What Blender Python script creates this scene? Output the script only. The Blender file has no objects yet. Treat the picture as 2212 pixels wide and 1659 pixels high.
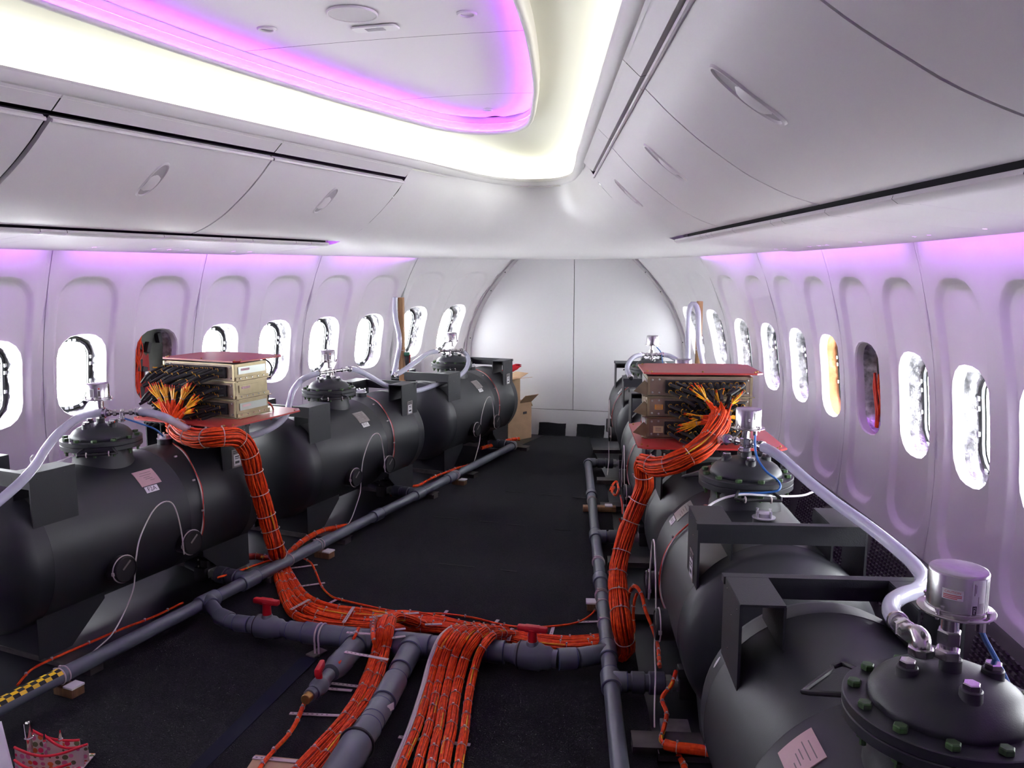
import bpy, bmesh, math, random
import numpy as np
from mathutils import Vector, Matrix
random.seed(7)
scene = bpy.context.scene
COL = scene.collection
R = math.radians

# ------------------------------------------------------------------ camera
F, YAW, PIT = 1750.0, R(14.09), R(7.856)
CAM = Vector((1.329, 0.0, 1.60))
cd = bpy.data.cameras.new('camera'); cam = bpy.data.objects.new('camera', cd); COL.objects.link(cam)
cd.sensor_fit = 'HORIZONTAL'; cd.sensor_width = 36.0; cd.lens = 36.0 * F / 2212.0
cd.clip_start = 0.02; cd.clip_end = 200
cam.location = CAM; cam.rotation_euler = (R(90) - PIT, 0, YAW)
scene.camera = cam

# ------------------------------------------------------------------ world, exposure
w = bpy.data.worlds.new('world'); scene.world = w; w.use_nodes = True
bg = w.node_tree.nodes['Background']
bg.inputs[0].default_value = (0.93, 0.96, 1.0, 1); bg.inputs[1].default_value = SKY = 24.0
vs = scene.view_settings
vs.view_transform = 'Standard'; vs.look = 'None'; vs.gamma = 1.0; vs.use_curve_mapping = False
vs.exposure = 0.6
WHITE_LED = 11.0      # cove lamps along the ceiling trough
PURPLE_LED = 48.0     # lamps behind the rim of the ceiling panel
WALL_LED = 28.0        # lamps above the side walls

# ------------------------------------------------------------------ helpers
def ray(px, py):
    a = (px - 1106) / F; b = -(py - 829.5) / F
    cp, sp = math.cos(PIT), math.sin(PIT); c, s = math.cos(YAW), math.sin(YAW)
    f = cp + b * sp; u = -sp + b * cp
    return Vector((a * c - f * s, a * s + f * c, u))
def PZ(px, py, z):                     # point of the place seen at a pixel, at a known height
    r = ray(px, py); return CAM + r * ((z - CAM.z) / r.z)
def PY(px, py, y):
    r = ray(px, py); return CAM + r * (y / r.y)
KS = {1: .178, -1: .173}; CS = {1: 1.457, -1: 1.385}
def tank_axes(side):
    a = math.atan(KS[side])
    return (Vector((-math.sin(a) * side, math.cos(a), 0)), Vector((math.cos(a) * side, math.sin(a), 0)), Vector((CS[side] * side, 3.08, 0)))
def TP(side, s, n, z):                 # point in the tank row's own frame: along the row, outward, up
    u, nn, o = tank_axes(side); return o + u * s + nn * n + Vector((0, 0, z))
def PN(px, py, side, n):               # point seen at a pixel on the upright plane n of a tank row
    u, nn, o = tank_axes(side); r = ray(px, py)
    return CAM + r * ((n - (CAM - o).dot(nn)) / r.dot(nn))

def curve_fn(xs, ys):                  # smooth interpolation through given points
    xs = np.array(xs, float); ys = np.array(ys, float)
    d = np.diff(ys) / np.diff(xs); m = np.empty_like(ys)
    m[0] = d[0]; m[-1] = d[-1]
    for i in range(1, len(xs) - 1): m[i] = 0 if d[i-1] * d[i] <= 0 else (d[i-1] + d[i]) / 2
    def f(x):
        if x <= xs[0]: return float(ys[0] + m[0] * (x - xs[0]))
        if x >= xs[-1]: return float(ys[-1] + m[-1] * (x - xs[-1]))
        i = int(np.searchsorted(xs, x) - 1); i = max(0, min(i, len(xs) - 2)); h = xs[i+1] - xs[i]; t = (x - xs[i]) / h
        return float((2*t**3-3*t*t+1)*ys[i] + (t**3-2*t*t+t)*h*m[i] + (-2*t**3+3*t*t)*ys[i+1] + (t**3-t*t)*h*m[i+1])
    return f
def spline(pts, n=8):                  # Catmull-Rom through points
    P = [Vector(p) for p in pts]
    if len(P) < 3: return [P[0].lerp(P[-1], i / n) for i in range(n + 1)]
    Q = [P[0] * 2 - P[1]] + P + [P[-1] * 2 - P[-2]]; out = []
    for i in range(1, len(Q) - 2):
        a, b, c, d = Q[i-1], Q[i], Q[i+1], Q[i+2]
        for k in range(n):
            t = k / n
            out.append(0.5 * ((2*b) + (c - a)*t + (2*a - 5*b + 4*c - d)*t*t + (-a + 3*b - 3*c + d)*t**3))
    out.append(P[-1].copy()); return out
def resample(path, step):
    L = [0]
    for a, b in zip(path, path[1:]): L.append(L[-1] + (b - a).length)
    n = max(2, int(L[-1] / step) + 1); out = []; j = 0
    for i in range(n):
        d = L[-1] * i / (n - 1)
        while j < len(L) - 2 and L[j+1] < d: j += 1
        t = (d - L[j]) / max(1e-9, L[j+1] - L[j]); out.append(path[j].lerp(path[j+1], min(1, t)))
    return out
def frames(path):                      # parallel-transport frames
    T = []
    for i in range(len(path)):
        a = path[max(0, i-1)]; b = path[min(len(path)-1, i+1)]; T.append((b - a).normalized())
    up = Vector((0, 0, 1)) if abs(T[0].z) < .9 else Vector((1, 0, 0))
    N = (up - T[0] * up.dot(T[0])).normalized(); out = []
    for t in T:
        N = (N - t * N.dot(t)).normalized(); out.append((t, N, t.cross(N)))
    return out

class MB:
    def __init__(self): self.v = []; self.f = []; self.mi = []; self.cur = 0
    def add(self, verts, faces):
        o = len(self.v); self.v += [tuple(p) for p in verts]
        self.f += [tuple(i + o for i in f) for f in faces]; self.mi += [self.cur] * len(faces); return self
    def box(self, c, size, M=None, bev=0):
        x, y, z = [s / 2 for s in size]; c = Vector(c)
        if bev <= 0:
            P = [Vector((i*x, j*y, k*z)) for i in (-1,1) for j in (-1,1) for k in (-1,1)]
            Fc = [(0,1,3,2),(4,6,7,5),(0,4,5,1),(2,3,7,6),(0,2,6,4),(1,5,7,3)]
        else:
            b = min(bev, x*.9, y*.9, z*.9); bm = bmesh.new(); bmesh.ops.create_cube(bm, size=1)
            for q in bm.verts: q.co = Vector((q.co.x*2*x, q.co.y*2*y, q.co.z*2*z))
            bmesh.ops.bevel(bm, geom=list(bm.edges), offset=b, segments=2, affect='EDGES', profile=.5)
            bm.verts.index_update(); P = [q.co.copy() for q in bm.verts]; Fc = [tuple(q.index for q in f.verts) for f in bm.faces]; bm.free()
        if M is not None: P = [M @ p for p in P]
        return self.add([p + c for p in P], Fc)
    def quad(self, a, b, c, d): return self.add([a, b, c, d], [(0,1,2,3)])
    def lathe(self, prof, o=(0,0,0), ax=(0,0,1), seg=24, cap=True, a0=0.0):
        ax = Vector(ax).normalized(); up = Vector((0,0,1)) if abs(ax.z) < .9 else Vector((1,0,0))
        u = (up - ax * up.dot(ax)).normalized(); vv = ax.cross(u); o = Vector(o); V = []; Fc = []
        for r, h in prof:
            for k in range(seg):
                t = a0 + 2*math.pi*k/seg; V.append(o + ax*h + (u*math.cos(t) + vv*math.sin(t))*r)
        n = len(prof)
        for i in range(n-1):
            for k in range(seg):
                k2 = (k+1) % seg; Fc.append((i*seg+k, i*seg+k2, (i+1)*seg+k2, (i+1)*seg+k))
        if cap:
            if prof[0][0] > 1e-6: Fc.append(tuple(range(seg))[::-1])
            if prof[-1][0] > 1e-6: Fc.append(tuple((n-1)*seg+k for k in range(seg)))
        return self.add(V, Fc)
    def cyl(self, a, b, r, seg=16, r2=None):
        a = Vector(a); b = Vector(b); d = b - a
        return self.lathe([(r, 0), (r if r2 is None else r2, d.length)], a, d, seg)
    def tube(self, path, r, seg=8, cap=True, rf=None):
        path = [Vector(p) for p in path]; fr = frames(path); V = []; Fc = []; n = len(path)
        for i, (p, (t, N, B)) in enumerate(zip(path, fr)):
            rr = r if rf is None else r * rf(i / (n-1))
            for k in range(seg):
                a = 2*math.pi*k/seg; V.append(p + (N*math.cos(a) + B*math.sin(a))*rr)
        for i in range(n-1):
            for k in range(seg):
                k2 = (k+1) % seg; Fc.append((i*seg+k, i*seg+k2, (i+1)*seg+k2, (i+1)*seg+k))
        if cap: Fc.append(tuple(range(seg))[::-1]); Fc.append(tuple((n-1)*seg+k for k in range(seg)))
        return self.add(V, Fc)
    def prism(self, poly, h, M=None):  # polygon in xy extruded by h along z, then M
        n = len(poly); P = [Vector((x, y, 0)) for x, y in poly] + [Vector((x, y, h)) for x, y in poly]
        Fc = [tuple(range(n))[::-1], tuple(range(n, 2*n))] + [(i, (i+1) % n, n+(i+1) % n, n+i) for i in range(n)]
        if M is not None: P = [M @ p for p in P]
        return self.add(P, Fc)
    def grid(self, rows, closed=False):
        m = len(rows[0]); V = [p for r in rows for p in r]; Fc = []
        for i in range(len(rows)-1):
            for k in range(m if closed else m-1):
                k2 = (k+1) % m; Fc.append((i*m+k, i*m+k2, (i+1)*m+k2, (i+1)*m+k))
        return self.add(V, Fc)
    def ring(self, c, ax, r, t, seg=20, ts=6):
        ax = Vector(ax).normalized(); up = Vector((0,0,1)) if abs(ax.z) < .9 else Vector((1,0,0))
        u = (up - ax*up.dot(ax)).normalized(); v = ax.cross(u); c = Vector(c); rows = []
        for i in range(seg+1):
            a = 2*math.pi*i/seg; d = u*math.cos(a) + v*math.sin(a)
            rows.append([c + d*(r + t*math.cos(2*math.pi*k/ts)) + ax*(t*math.sin(2*math.pi*k/ts)) for k in range(ts)])
        return self.grid(rows, True)
    def mesh(self, name, mats, smooth=True, ang=40, mirror=False, weld=0):
        V = self.v; Fc = self.f
        if mirror: V = [(-x, y, z) for x, y, z in V]; Fc = [f[::-1] for f in Fc]
        me = bpy.data.meshes.new(name); me.from_pydata(V, [], Fc)
        for m in (mats if isinstance(mats, (list, tuple)) else [mats]): me.materials.append(m)
        if any(self.mi): me.polygons.foreach_set('material_index', self.mi)
        if weld:
            bm = bmesh.new(); bm.from_mesh(me); bmesh.ops.remove_doubles(bm, verts=bm.verts, dist=weld); bm.to_mesh(me); bm.free()
        if smooth:
            me.polygons.foreach_set('use_smooth', [True]*len(me.polygons)); me.set_sharp_from_angle(angle=R(ang))
        me.update(); return me
    def build(self, name, mats, parent=None, **kw): return obj(name, self.mesh(name, mats, **kw), parent)

def obj(name, me, parent=None):
    o = bpy.data.objects.new(name, me); COL.objects.link(o)
    if parent is not None: o.parent = parent
    return o
def empty(name, loc=(0,0,0), rz=0.0, parent=None):
    o = bpy.data.objects.new(name, None); COL.objects.link(o); o.location = loc; o.rotation_euler = (0,0,rz)
    o.empty_display_size = .05
    if parent is not None: o.parent = parent
    return o
def tag(o, label=None, cat=None, group=None, kind=None):
    if label: o['label'] = label
    if cat: o['category'] = cat
    if group: o['group'] = group
    if kind: o['kind'] = kind
    return o

# ------------------------------------------------------------------ materials
def mat(name, col, rough=.5, metal=0.0, spec=.5, emit=None, es=0.0, var=0.0, vscale=8.0, bump=0.0, bscale=200.0, coat=0.0, trans=0.0, sheen=0.0, col2=None, stretch=None, seg=0.0):
    m = bpy.data.materials.new(name); m.use_nodes = True; nt = m.node_tree; N = nt.nodes; L = nt.links
    p = N['Principled BSDF']; p.inputs['Base Color'].default_value = (*col, 1); p.inputs['Roughness'].default_value = rough
    p.inputs['Metallic'].default_value = metal; p.inputs['Specular IOR Level'].default_value = spec
    p.inputs['Coat Weight'].default_value = coat; p.inputs['Transmission Weight'].default_value = trans; p.inputs['Sheen Weight'].default_value = sheen
    if emit: p.inputs['Emission Color'].default_value = (*emit, 1); p.inputs['Emission Strength'].default_value = es
    tc = None
    def coords():
        nonlocal tc
        if tc is None:
            t = N.new('ShaderNodeTexCoord')
            if stretch:
                mp = N.new('ShaderNodeMapping'); mp.inputs['Scale'].default_value = stretch; L.new(t.outputs['Object'], mp.inputs['Vector']); tc = mp.outputs['Vector']
            else: tc = t.outputs['Object']
        return tc
    if var > 0 or col2:
        nz = N.new('ShaderNodeTexNoise'); nz.inputs['Scale'].default_value = vscale; nz.inputs['Detail'].default_value = 4
        L.new(coords(), nz.inputs['Vector'])
        mx = N.new('ShaderNodeMix'); mx.data_type = 'RGBA'
        c2 = col2 if col2 else tuple(min(1, c*(1+var)) for c in col); c1 = col if col2 else tuple(c*(1-var) for c in col)
        mx.inputs[6].default_value = (*c1, 1); mx.inputs[7].default_value = (*c2, 1)
        rp = N.new('ShaderNodeMapRange'); rp.inputs[1].default_value = .35; rp.inputs[2].default_value = .65
        L.new(nz.outputs['Fac'], rp.inputs[0]); L.new(rp.outputs[0], mx.inputs[0]); L.new(mx.outputs[2], p.inputs['Base Color'])
    if bump > 0:
        nb = N.new('ShaderNodeTexNoise'); nb.inputs['Scale'].default_value = bscale; nb.inputs['Detail'].default_value = 3
        L.new(coords(), nb.inputs['Vector'])
        b = N.new('ShaderNodeBump'); b.inputs['Strength'].default_value = bump; b.inputs['Distance'].default_value = .005
        L.new(nb.outputs['Fac'], b.inputs['Height']); L.new(b.outputs['Normal'], p.inputs['Normal'])
    return m
def mix_transparent(name, col, rough, alpha, spec=.5):
    m = mat(name, col, rough, spec=spec); nt = m.node_tree
    nt.nodes['Principled BSDF'].inputs['Alpha'].default_value = alpha
    return m

M = {}
M['wall'] = mat('sidewall_plastic', (.73, .71, .72), .5, var=.02, vscale=3, bump=.04, bscale=900)
M['bin'] = mat('bin_plastic', (.72, .70, .70), .42, var=.015, vscale=2, bump=.03, bscale=700)
M['trough'] = mat('ceiling_cream', (.80, .80, .74), .5)
M['ceil'] = mat('ceiling_panel', (.74, .71, .72), .5)
M['bulk'] = mat('bulkhead_panel', (.70, .70, .70), .5, bump=.03, bscale=600)
M['trim'] = mat('grey_trim', (.42, .40, .41), .5)
M['gap'] = mat('dark_gap', (.012, .012, .013), .8)
M['skin'] = mat('fuselage_skin', (.10, .115, .09), .6, var=.3, vscale=6)
M['foil'] = mat('insulation_foil', (.58, .58, .60), .28, metal=.8, var=.45, vscale=26, bump=1.0, bscale=45)
M['foil_tan'] = mat('tan_insulation', (.55, .26, .12), .35, metal=.3, var=.3, vscale=10, bump=1.0, bscale=20)
M['gasket'] = mat('black_gasket', (.012, .013, .016), .45)
M['clip'] = mat('window_clip', (.75, .77, .78), .3, metal=.6)
M['pane'] = mix_transparent('window_pane', (.9, .95, 1), .02, .06)
M['dado'] = mat('dado_plastic', (.045, .038, .045), .55)
M['carpet'] = mat('black_carpet', (.0055, .0055, .007), .95, spec=.12, col2=(.017, .017, .020), vscale=190, bump=1.0, bscale=260, sheen=.03)
M['floorp'] = mat('floor_panel', (.018, .02, .023), .3, var=.3, vscale=5)
M['tank'] = mat('tank_paint', (.017, .019, .022), .46, var=.12, vscale=4, bump=.08, bscale=420)
M['tankp'] = mat('plate_paint', (.013, .015, .018), .5, var=.12, vscale=6, bump=.2, bscale=350)
M['green'] = mat('green_bolt', (.035, .085, .022), .5, var=.35, vscale=60)
M['steel'] = mat('stainless_steel', (.62, .60, .60), .22, metal=1.0)
M['brushed'] = mat('brushed_steel', (.46, .45, .46), .25, metal=1.0, var=.12, vscale=40, stretch=(1, 1, .04))
M['chrome'] = mat('chrome', (.78, .76, .75), .1, metal=1.0)
M['pvc'] = mat('grey_pvc', (.105, .117, .142), .3, var=.08, vscale=9)
M['pvcd'] = mat('dark_pvc', (.05, .055, .07), .38, var=.1, vscale=9)
M['pvcblue'] = mat('pipe_cement_blue', (.03, .04, .14), .4)
M['red'] = mat('red_handle', (.50, .008, .016), .4)
M['orange'] = mat('orange_wire', (.62, .034, .002), .5, spec=.3, col2=(.88, .085, .004), vscale=55)
M['orange_dark'] = mat('dull_orange_wire', (.28, .02, .004), .5, col2=(.44, .038, .005), vscale=45)
M['yellow'] = mat('yellow_wire', (.80, .40, .012), .45, var=.2, vscale=40)
M['redwire'] = mat('red_wire', (.62, .03, .01), .45)
M['zip'] = mat('white_nylon', (.50, .42, .42), .45)
M['white'] = mat('white_plastic', (.78, .77, .76), .4)
M['whitewire'] = mat('white_wire', (.66, .62, .58), .45)
M['hose'] = mix_transparent('clear_hose', (.62, .63, .74), .18, .62)
M['blue'] = mat('blue_cable', (.02, .12, .38), .35)
M['black'] = mat('black_rubber', (.008, .008, .009), .5)
M['blackcable'] = mat('black_sleeve', (.012, .012, .013), .6, var=.4, vscale=30)
M['redplate'] = mat('red_fibreglass', (.40, .03, .026), .38, var=.06, vscale=5)
M['cad'] = mat('cadmium_plate', (.27, .22, .13), .36, metal=.7, var=.16, vscale=12)
M['cadface'] = mat('module_face', (.20, .145, .105), .45, metal=.3, var=.15, vscale=12)
M['silver'] = mat('aluminium', (.38, .40, .37), .32, metal=.8)
M['wood'] = mat('wood', (.34, .19, .085), .6, var=.25, vscale=10, stretch=(6, 6, .6))
M['wooddark'] = mat('dark_wood', (.16, .085, .035), .6, var=.25, vscale=10, stretch=(6, 6, .6))
M['card'] = mat('cardboard', (.40, .26, .15), .8, var=.06, vscale=12)
M['rail'] = mat('rail_metal', (.085, .075, .072), .45, metal=.4, var=.3, vscale=12)
M['redcloth'] = mat('red_cloth', (.60, .012, .03), .8, bump=.5, bscale=60)
M['paper'] = mat('white_paper', (.80, .80, .80), .5)
M['tag'] = mat('metal_nameplate', (.30, .27, .26), .35, metal=.55, var=.12, vscale=30)
M['pinktag'] = mat('pink_nameplate', (.52, .34, .34), .5, var=.06, vscale=14)
M['ink'] = mat('black_ink', (.02, .02, .025), .6)
M['redink'] = mat('red_ink', (.65, .10, .10), .6)
M['greyink'] = mat('grey_ink', (.16, .13, .13), .6)
M['navy'] = mat('navy_tape', (.004, .005, .016), .75, spec=.2)
M['brass'] = mat('brass', (.42, .25, .08), .35, metal=.9)
M['greenplastic'] = mat('green_plastic', (.02, .13, .07), .45)
M['glasslens'] = mat('sight_glass', (.75, .75, .78), .12, metal=.4)
def emit_mat(name, col, s):
    m = bpy.data.materials.new(name); m.use_nodes = True; nt = m.node_tree; nt.nodes.clear()
    e = nt.nodes.new('ShaderNodeEmission'); e.inputs[0].default_value = (*col, 1); e.inputs[1].default_value = s
    o = nt.nodes.new('ShaderNodeOutputMaterial'); nt.links.new(e.outputs[0], o.inputs[0]); return m
M['led_white'] = emit_mat('led_white', (1.0, 1.0, .86), WHITE_LED)
M['led_purple'] = emit_mat('led_purple', (.50, .07, 1.0), PURPLE_LED)
M['led_wall'] = emit_mat('led_wall', (.58, .14, 1.0), WALL_LED)
# ================================================================== the cabin shell
Y0, Y1 = -.85, 7.75                    # added aft wall against sky light and forward bulkhead
WM = curve_fn([-3,-2,-1,0,1,2,2.6,3.64,4.65,5.67,6.68,7.75,8.2], [2.88,2.83,2.77,2.69,2.59,2.465,2.39,2.238,2.03,1.785,1.465,1.08,.9])
INS = curve_fn([-3,2,3.64,4.65,5.67,6.68,7.75,8.2], [.13,.13,.138,.163,.205,.27,.49,.55])
def wallX(y, z):
    if z >= .75: return WM(y) - INS(y) * ((z - .75) / .965) ** 2
    return WM(y) - .16 * (.75 - z) ** 2
def WP(sg, y, z, d=0.0): return Vector((sg * (wallX(y, z) + d), y, z))
YK = lambda k: 3.382 + .508 * k
def rrect(cx, cz, hw, z0, z1, r, ns=9, nc=5):       # rounded rectangle outline, fixed point count
    pts = []; r = max(r, 1e-4)
    C = [(cx+hw-r, z1-r, 0), (cx-hw+r, z1-r, 90), (cx-hw+r, z0+r, 180), (cx+hw-r, z0+r, 270)]
    for i, (x, z, a) in enumerate(C):
        for k in range(nc): t = R(a + 90*k/(nc-1)); pts.append((x + r*math.cos(t), z + r*math.sin(t)))
        nx, nz, na = C[(i+1) % 4]; p = pts[-1]; q = (nx + r*math.cos(R(na)), nz + r*math.sin(R(na)))
        for k in range(1, ns): pts.append((p[0] + (q[0]-p[0])*k/ns, p[1] + (q[1]-p[1])*k/ns))
    return pts
def lerp_ring(a, b, t): return [(p[0]+(q[0]-p[0])*t, p[1]+(q[1]-p[1])*t) for p, q in zip(a, b)]

def win_dims(k):
    dz = .045 if k >= 7 else 0
    return YK(k), .78 + dz, 1.25 + dz
KMIN, KMAX = -4, 8
wall = {}
for sg, nm in ((-1, 'left'), (1, 'right')):
    sk = MB()                          # outer skin, light-tight, with a hole behind every window
    for k in range(KMIN, KMAX + 1):
        yc, z0, z1 = win_dims(k); h = .125
        cell = rrect(yc, 0, .254, 0.0, 2.2, 0)
        if k == 2:                     # covered bay
            rings = [[(yc, 1.0)] * len(cell), cell]
        else: rings = [rrect(yc, 0, h, z0+.045, z1-.045, .1), lerp_ring(rrect(yc, 0, h, z0+.045, z1-.045, .1), cell, .5), cell]
        sk.grid([[WP(sg, y, z, .13) for y, z in r] for r in rings], True)
    ya = YK(KMIN) - .254; yb = YK(KMAX) + .254
    for (a, b, n) in ((Y0 - .1, ya, 8), (yb, Y1 + .12, 2)):
        sk.grid([[WP(sg, a + (b-a)*i/n, z, .13) for z in (0, .4, .8, 1.2, 1.6, 1.9, 2.2)] for i in range(n+1)])
    n = 24
    sk.grid([[WP(sg, Y0-.1+(Y1+.22-Y0)*i/n, 2.2, .13), Vector((sg*max(.5, wallX(Y0-.1+(Y1+.22-Y0)*i/n, 2.2)+.13), Y0-.1+(Y1+.22-Y0)*i/n, 2.8))] for i in range(n+1)])
    wo = sk.build('wall_' + nm, M['skin'], weld=1e-4); tag(wo, kind='structure'); wall[sg] = wo
    # sidewall panels, two window bays each
    for k0 in range(-3, 8, 2):
        pb = MB()
        for k in (k0, k0 + 1):
            yc, z0, z1 = win_dims(k)
            dep = .023 if k < 7 else .012
            a = -.254 + (.0022 if k == k0 else 0); b = .254 - (.0022 if k != k0 else 0)
            zt = 1.58 + (.03 if k >= 7 else 0)
            hole = rrect(yc, 0, .155, z0, z1, .125)
            r1 = rrect(yc, 0, .163, .465, zt-.028, .125); r2 = rrect(yc, 0, .192, .428, zt, .14)
            cell = rrect(yc + (a+b)/2, 0, (b-a)/2, .385, 1.93, 0)
            seq = [(rrect(yc, 0, .149, z0+.006, z1-.006, .12), .06), (rrect(yc, 0, .150, z0+.005, z1-.005, .121), dep+.004)]
            seq += [(lerp_ring(hole, r1, t), dep - (.003 if t == 0 else 0)) for t in (0, .06, .3, .55, .8, 1)]
            seq += [(lerp_ring(r1, r2, .2), dep*.9), (lerp_ring(r1, r2, .5), dep*.5), (lerp_ring(r1, r2, .8), dep*.1), (r2, 0)] + [(lerp_ring(r2, cell, t), 0) for t in (.15, .5, 1)]
            pb.grid([[WP(sg, y, z, d) for y, z in r] for r, d in seq], True)
        # turned-back seam edges
        for y in (YK(k0) - .254 + .0022, YK(k0+1) + .254 - .0022):
            pb.grid([[WP(sg, y, .385 + 1.545*i/12, d) for i in range(13)] for d in (0, .02)])
        pb.build('sidewall_panel', M['wall'], wo, weld=2e-4, ang=30)
    # plain lining further aft and beside the bulkhead
    for a, b in ((Y0, YK(-3) - .256), (YK(8) + .256, Y1)):
        n = 10
        MB().grid([[WP(sg, a + (b-a)*i/n, .385 + 1.545*j/14) for j in range(15)] for i in range(n+1)]).build('sidewall_panel', M['wall'], wo)
    # dado: dark lower panels with louvred return-air grilles
    dd = MB(); n = 40
    dd.grid([[Vector((sg*(wallX(y, .385)+.004), y, .39)), Vector((sg*(wallX(y, .385)-.012), y, .375)), Vector((sg*(wallX(y, .2)-.05), y, .03)), Vector((sg*(wallX(y, .2)-.04), y, 0))]
             for y in [Y0 + (Y1-Y0)*i/n for i in range(n+1)]])
    do = dd.build('baseboard_' + nm, M['dado']); tag(do, kind='structure')
    for k in range(-2, 8):
        g = MB(); y = YK(k) + .02
        for j in range(15):
            z = .085 + .018*j; t = (z-.03)/.345
            for i in range(12):
                yy = y - .2 + .4*(i+.5)/12
                xx = wallX(yy, .2)-.05 + t*(wallX(yy, .385)-.012-(wallX(yy, .2)-.05))
                g.box((sg*(xx-.003), yy, z), (.008, .025, .009))
        g.build('grille', M['dado'], do, smooth=False)

# windows --------------------------------------------------------------------
wn = 0
for sg, nm in ((-1, 'left'), (1, 'right')):
    for k in range(KMIN + 1, KMAX + 1):
        wn += 1; yc, z0, z1 = win_dims(k); rnd = random.Random(wn)
        wo = empty('window_%d' % wn, WP(sg, yc, z0, .05)); tag(wo, kind='structure')
        inv = Matrix.Translation(-Vector(wo.location))
        def wbuild(mb, name, m, **kw):
            mb.v = [tuple(inv @ Vector(p)) for p in mb.v]; return mb.build(name, m, wo, **kw)
        A = rrect(yc, 0, .160, z0-.005, z1+.005, .13); B = rrect(yc, 0, .145, z0+.022, z1-.022, .115)
        rows = []
        for i in range(6):
            t = i/5; ring_ = lerp_ring(A, B, t); d = .048 + .075*t; row = []
            for y, z in ring_:
                j = (0 if i in (0, 5) else .007)
                row.append(WP(sg, y + rnd.uniform(-j, j), z + rnd.uniform(-j, j), d + rnd.uniform(-j, j)*.6))
            rows.append(row)
        sl = MB(); sl.grid(rows, True); wbuild(sl, 'insulation_sleeve', M['foil_tan'] if (sg == 1 and k == 3) else M['foil'], ang=60)
        G = rrect(yc, 0, .132, z0+.038, z1-.038, .105); gp = [WP(sg, y, z, .118) for y, z in G]
        if k != 2:
            g = MB(); g.tube(gp + [gp[0]], .011, 6, cap=False); wbuild(g, 'gasket', M['gasket'])
            for i in range(0, len(gp), 5):
                t = (gp[(i+1) % len(gp)] - gp[i-1]).normalized(); nrm = Vector((sg, 0, 0)); b = t.cross(nrm).normalized()
                Mx = Matrix((nrm, t, b)).transposed()
                c = MB(); c.box(gp[i] - nrm*.013, (.007, .018, .014), Mx); wbuild(c, 'clip', M['clip'], smooth=False)
            P = rrect(yc, 0, .127, z0+.043, z1-.043, .1)
            pn = MB(); pn.add([WP(sg, y, z, .132) for y, z in P], [tuple(range(len(P)))]); wbuild(pn, 'pane', M['pane'], smooth=False)
        else:                                          # bay stuffed with equipment and wiring
            c = MB()
            for (dy, dz, h, wd, dp) in ((-.03, .24, .40, .15, .11),):
                c.box(WP(sg, yc+dy, z0+dz, dp), (.02, wd, h), bev=.01)
            if sg < 0: wbuild(c, 'red_box', M['redplate'])
            c = MB()
            for q in range(7): c.box(WP(sg, yc + rnd.uniform(-.09, .09), z0 + rnd.uniform(.05, .42), .085), (.03, rnd.uniform(.02, .05), rnd.uniform(.03, .08)), Matrix.Rotation(rnd.uniform(-.6, .6), 3, 'X'))
            if sg < 0: wbuild(c, 'connector', M['black'], smooth=False)
            for q in range(7 if sg < 0 else 3):
                yy = yc + (-.09 if sg < 0 else .02) + rnd.uniform(-.025, .03)
                p = spline([WP(sg, yy + rnd.uniform(-.02, .02), z0 + .43 - .40*i/4 - (.12 if sg > 0 else 0)*(1-i/4), .07) for i in range(5)], 5)
                c = MB(); c.tube(p, .005 if sg < 0 else .007, 6); wbuild(c, 'wire', M['redwire'] if q % 3 else M['orange'])
            if sg < 0:
                c = MB(); c.box(WP(sg, yc-.02, z0+.17, .07), (.015, .05, .06), bev=.004); wbuild(c, 'relay', M['silver'])
                c = MB(); c.tube(spline([WP(sg, yc+.02, z0+.22, .07), WP(sg, yc+.08, z0+.2, .06), WP(sg, yc+.05, z0+.12, .07), WP(sg, yc, z0+.06, .07)], 6), .004, 6); wbuild(c, 'wire', M['yellow'])

# floor ----------------------------------------------------------------------
fb = MB(); fb.grid([[Vector((-wallX(y, 0)-.135, y, 0)), Vector((wallX(y, 0)+.135, y, 0))] for y in [Y0-.1+(Y1+.22-Y0)*i/24 for i in range(25)]])
tag(fb.build('floor', M['floorp'], smooth=False), kind='structure')
pipeX = {-1: lambda y: -1.19 + .1512*(y-1.4), 1: lambda y: 1.255 - .1793*(y-1.4)}
cb = MB(); n = 40; th = .009
def carpX(sg, y): return pipeX[sg](y) + sg*(.13 if y < 6.2 else .13 - .06*(y-6.2))
rows = []
rnd = random.Random(3)
for i in range(n+1):
    y = Y0 + .1 + (Y1 - .06 - Y0 - .1)*i/n
    a = carpX(-1, y) + rnd.uniform(-.006, .006); b = carpX(1, y) + rnd.uniform(-.006, .006)
    rows.append([Vector((a, y, 0))] + [Vector((a + (b-a)*j/10, y, th + .004*math.sin(y*2.2+j*.9)*math.sin(j*1.3+y))) for j in range(11)] + [Vector((b, y, 0))])
cb.grid(rows); co = cb.build('carpet', M['carpet']); tag(co, 'black carpet runner covering the aisle floor up to the white end wall', 'carpet')
for x0 in (-.335, .045):                                # two flaps turned up against the end wall
    f = MB(); rows = []
    for i in range(9):
        t = i/8; rows.append([Vector((x0 + .27*j/6 + rnd.uniform(-.002, .002), Y1 - .07 + .055*math.sin(t*R(88)), .008 + .115*t*t*(3-2*t) + (.004*math.sin(j) if i == 8 else 0))) for j in range(7)])
    f.grid(rows); f.grid([[p + Vector((0, .008, .002)) for p in r] for r in rows][::-1])
    f.build('turned_up_flap', M['carpet'], co)
for y, xa, xb in ((5.58, -.12, .03), (5.56, .12, .30), (5.54, .38, .48), (4.86, -.42, -.24), (4.84, -.1, .02), (4.82, .08, .2), (4.8, .4, .5), (4.05, -.1, .1), (4.04, .25, .34)):
    s = MB(); s.box(((xa+xb)/2, y, th+.004), (xb-xa, .008, .003)); s.build('slit', M['gap'], co, smooth=False)

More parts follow.
